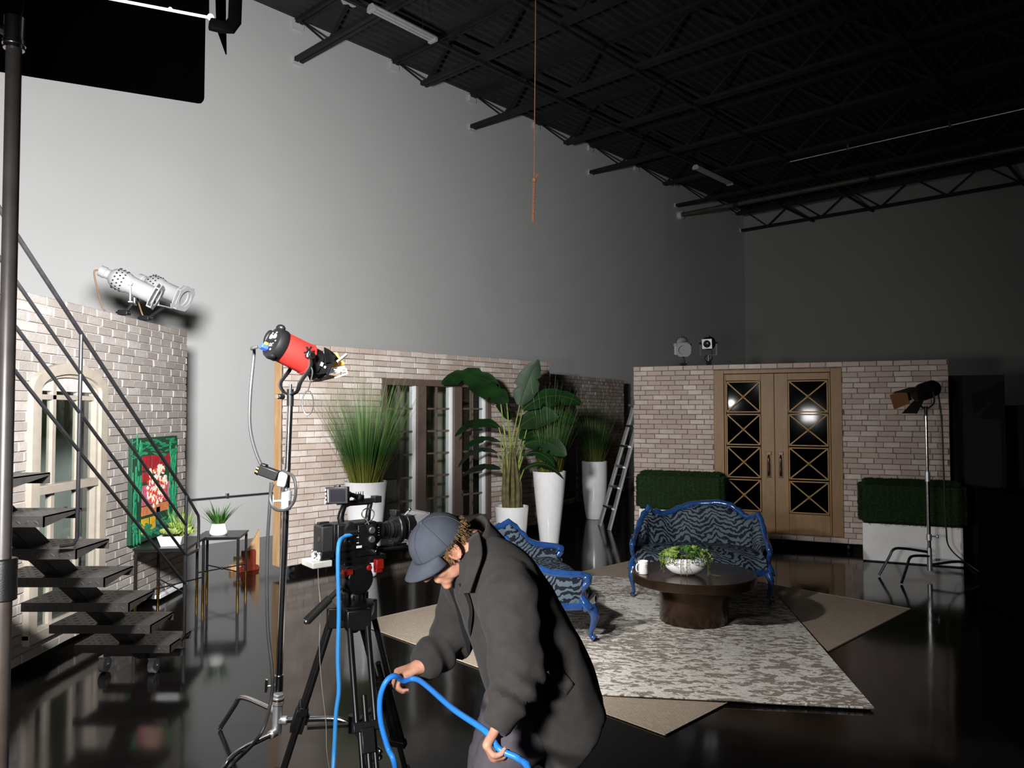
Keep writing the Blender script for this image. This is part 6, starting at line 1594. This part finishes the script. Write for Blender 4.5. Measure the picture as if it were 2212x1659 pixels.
m.build('coat_opening', mat('black_shirt_cloth', (.006,.006,.007), .9), man, True, fix=False)
m = MB(); patch(m, [(1200,1430),(1220,1454),(1240,1478)], [(1180,1452),(1202,1478),(1222,1502)], .004); o = m.build('pocket_flap', coatm, man, True, fix=False); sol = o.modifiers.new('t','SOLIDIFY'); sol.thickness = .003
m = MB(); patch(m, [(1026,1176),(1023,1215),(1016,1250),(1011,1278)], [(1044,1164),(1050,1205),(1044,1250),(1033,1284)], .026); o = m.build('collar_flap', coatm, man, True, fix=False); sol = o.modifiers.new('t','SOLIDIFY'); sol.thickness = .009
# turned-up collar standing round the neck
cn = neck + V((0,0,-.01)); tdir = (cs[2]-cs[0]).normalized(); cfr = (FW - tdir*FW.dot(tdir)).normalized(); csd = LS
m = MB(); rows = []
for j in range(7):
    t = j/6; row = []
    for i in range(33):
        w = -2.0 + 4.0*i/32      # 0 = back of the neck
        fl = abs(w)/2.0; rr = .078 + .014*t + .012*fl; h = (.075 - .030*fl)*(1-t) - (.025+.16*fl**3)*t
        row.append(cn - cfr*rr*cos(w)*1.02 + csd*rr*sin(w)*1.05 - tdir*h*1.0 - cfr*.024)
    rows.append(row)
m.loft(rows, close_u=False); o = m.build('collar', coatm, man, True, fix=False, angle=60); sol = o.modifiers.new('t','SOLIDIFY'); sol.thickness = .006
m = MB(); rows = []
for j in range(4):
    t = j/3; rows.append([cn - cfr*(.064+.006*t)*cos(w) + csd*(.064+.006*t)*sin(w) - tdir*(.026-.06*t) + cfr*.012 for w in [-2.9+5.8*i/28 for i in range(29)]])
m.loft(rows, close_u=False); o = m.build('shirt_collar', mat('bright_blue_collar', srgb('#4a78d8'), .7), man, True, fix=False, angle=60); sol = o.modifiers.new('t','SOLIDIFY'); sol.thickness = .003
# the cable he gathers
g1a, g1b = dp(906,1470,2.66), dp(852,1460,2.62)
cable('gathered_cable', 'bright blue cable looping through the bending man\'s hands down to the floor', [gp(1260,1860,.01), gp(1200,1800,.01), dp(1150,1676,2.16), dp(1122,1640,2.17), gripN.lerp(dp(1092,1606,2.18),.5), dp(1050,1580,2.22), dp(980,1532,2.40), g1a, gripF.lerp(dp(880,1466,2.64),.6), g1b, dp(833,1474,2.60), dp(821,1510,2.60), dp(823,1560,2.60), dp(838,1615,2.60), dp(856,1668,2.6), gp(880,1850,.01), gp(960,1930,.01)], .0095, MT['blue_cable'], 'cable', 'blue cables', n=10, nn=8)
# ---------- lights, camera -------------------------------------------------------------
def area(name, loc, d, sx, sy, power, col=(1,1,1), spread=180):
    L = bpy.data.lights.new(name, 'AREA'); L.shape = 'RECTANGLE'; L.size = sx; L.size_y = sy; L.energy = power; L.color = col; L.spread = radians(spread)
    o = bpy.data.objects.new(name, L); C.objects.link(o); o.location = loc; o.rotation_euler = V(d).to_track_quat('-Z', 'Y').to_euler(); return o
def spot(name, loc, d, power, ang, blend, rad, col=(1,1,1)):
    L = bpy.data.lights.new(name, 'SPOT'); L.energy = power; L.spot_size = radians(ang); L.spot_blend = blend; L.shadow_soft_size = rad; L.color = col
    o = bpy.data.objects.new(name, L); C.objects.link(o); o.location = loc; o.rotation_euler = V(d).to_track_quat('-Z', 'Y').to_euler(); return o
area('key_led', (-1.1, 2.12, 2.45), (-.40, .92, -.04), .35, .30, 405, (1.0, .995, .985), 128)
lampM = TOP + (aim(V((.02,0,.232)), LAIM) @ V((.31,0,0)))
spot('red_lamp_beam', lampM, (2.1, 1.55, -1.70), 370, 104, 1.0, .04, (1.0, .97, .93))
area('added_fill', (-1.05, .30, 1.6), (1.1, 2.2, -.55), .3, .3, 46, (1, .97, .95), 120)  # added fill out of view, brightens the man, cinema camera and stand
w = bpy.data.worlds.new('studio_dark'); bpy.context.scene.world = w; w.use_nodes = True
bg = w.node_tree.nodes.get('Background') or w.node_tree.nodes.new('ShaderNodeBackground')
bg.inputs[0].default_value = (.9, .95, 1, 1); bg.inputs[1].default_value = .004
cam = bpy.data.cameras.new('camera'); co = bpy.data.objects.new('camera', cam); C.objects.link(co)
co.location = (0, 0, EYE); co.rotation_euler = (pi/2 + PITCH, 0, 0)
cam.sensor_fit = 'HORIZONTAL'; cam.sensor_width = 36; cam.lens = 36*FPX/2212; cam.clip_start = .05; cam.clip_end = 200
sc = bpy.context.scene; sc.camera = co
sc.view_settings.view_transform = 'Standard'; sc.view_settings.look = 'None'; sc.view_settings.exposure = 0; sc.view_settings.gamma = 1
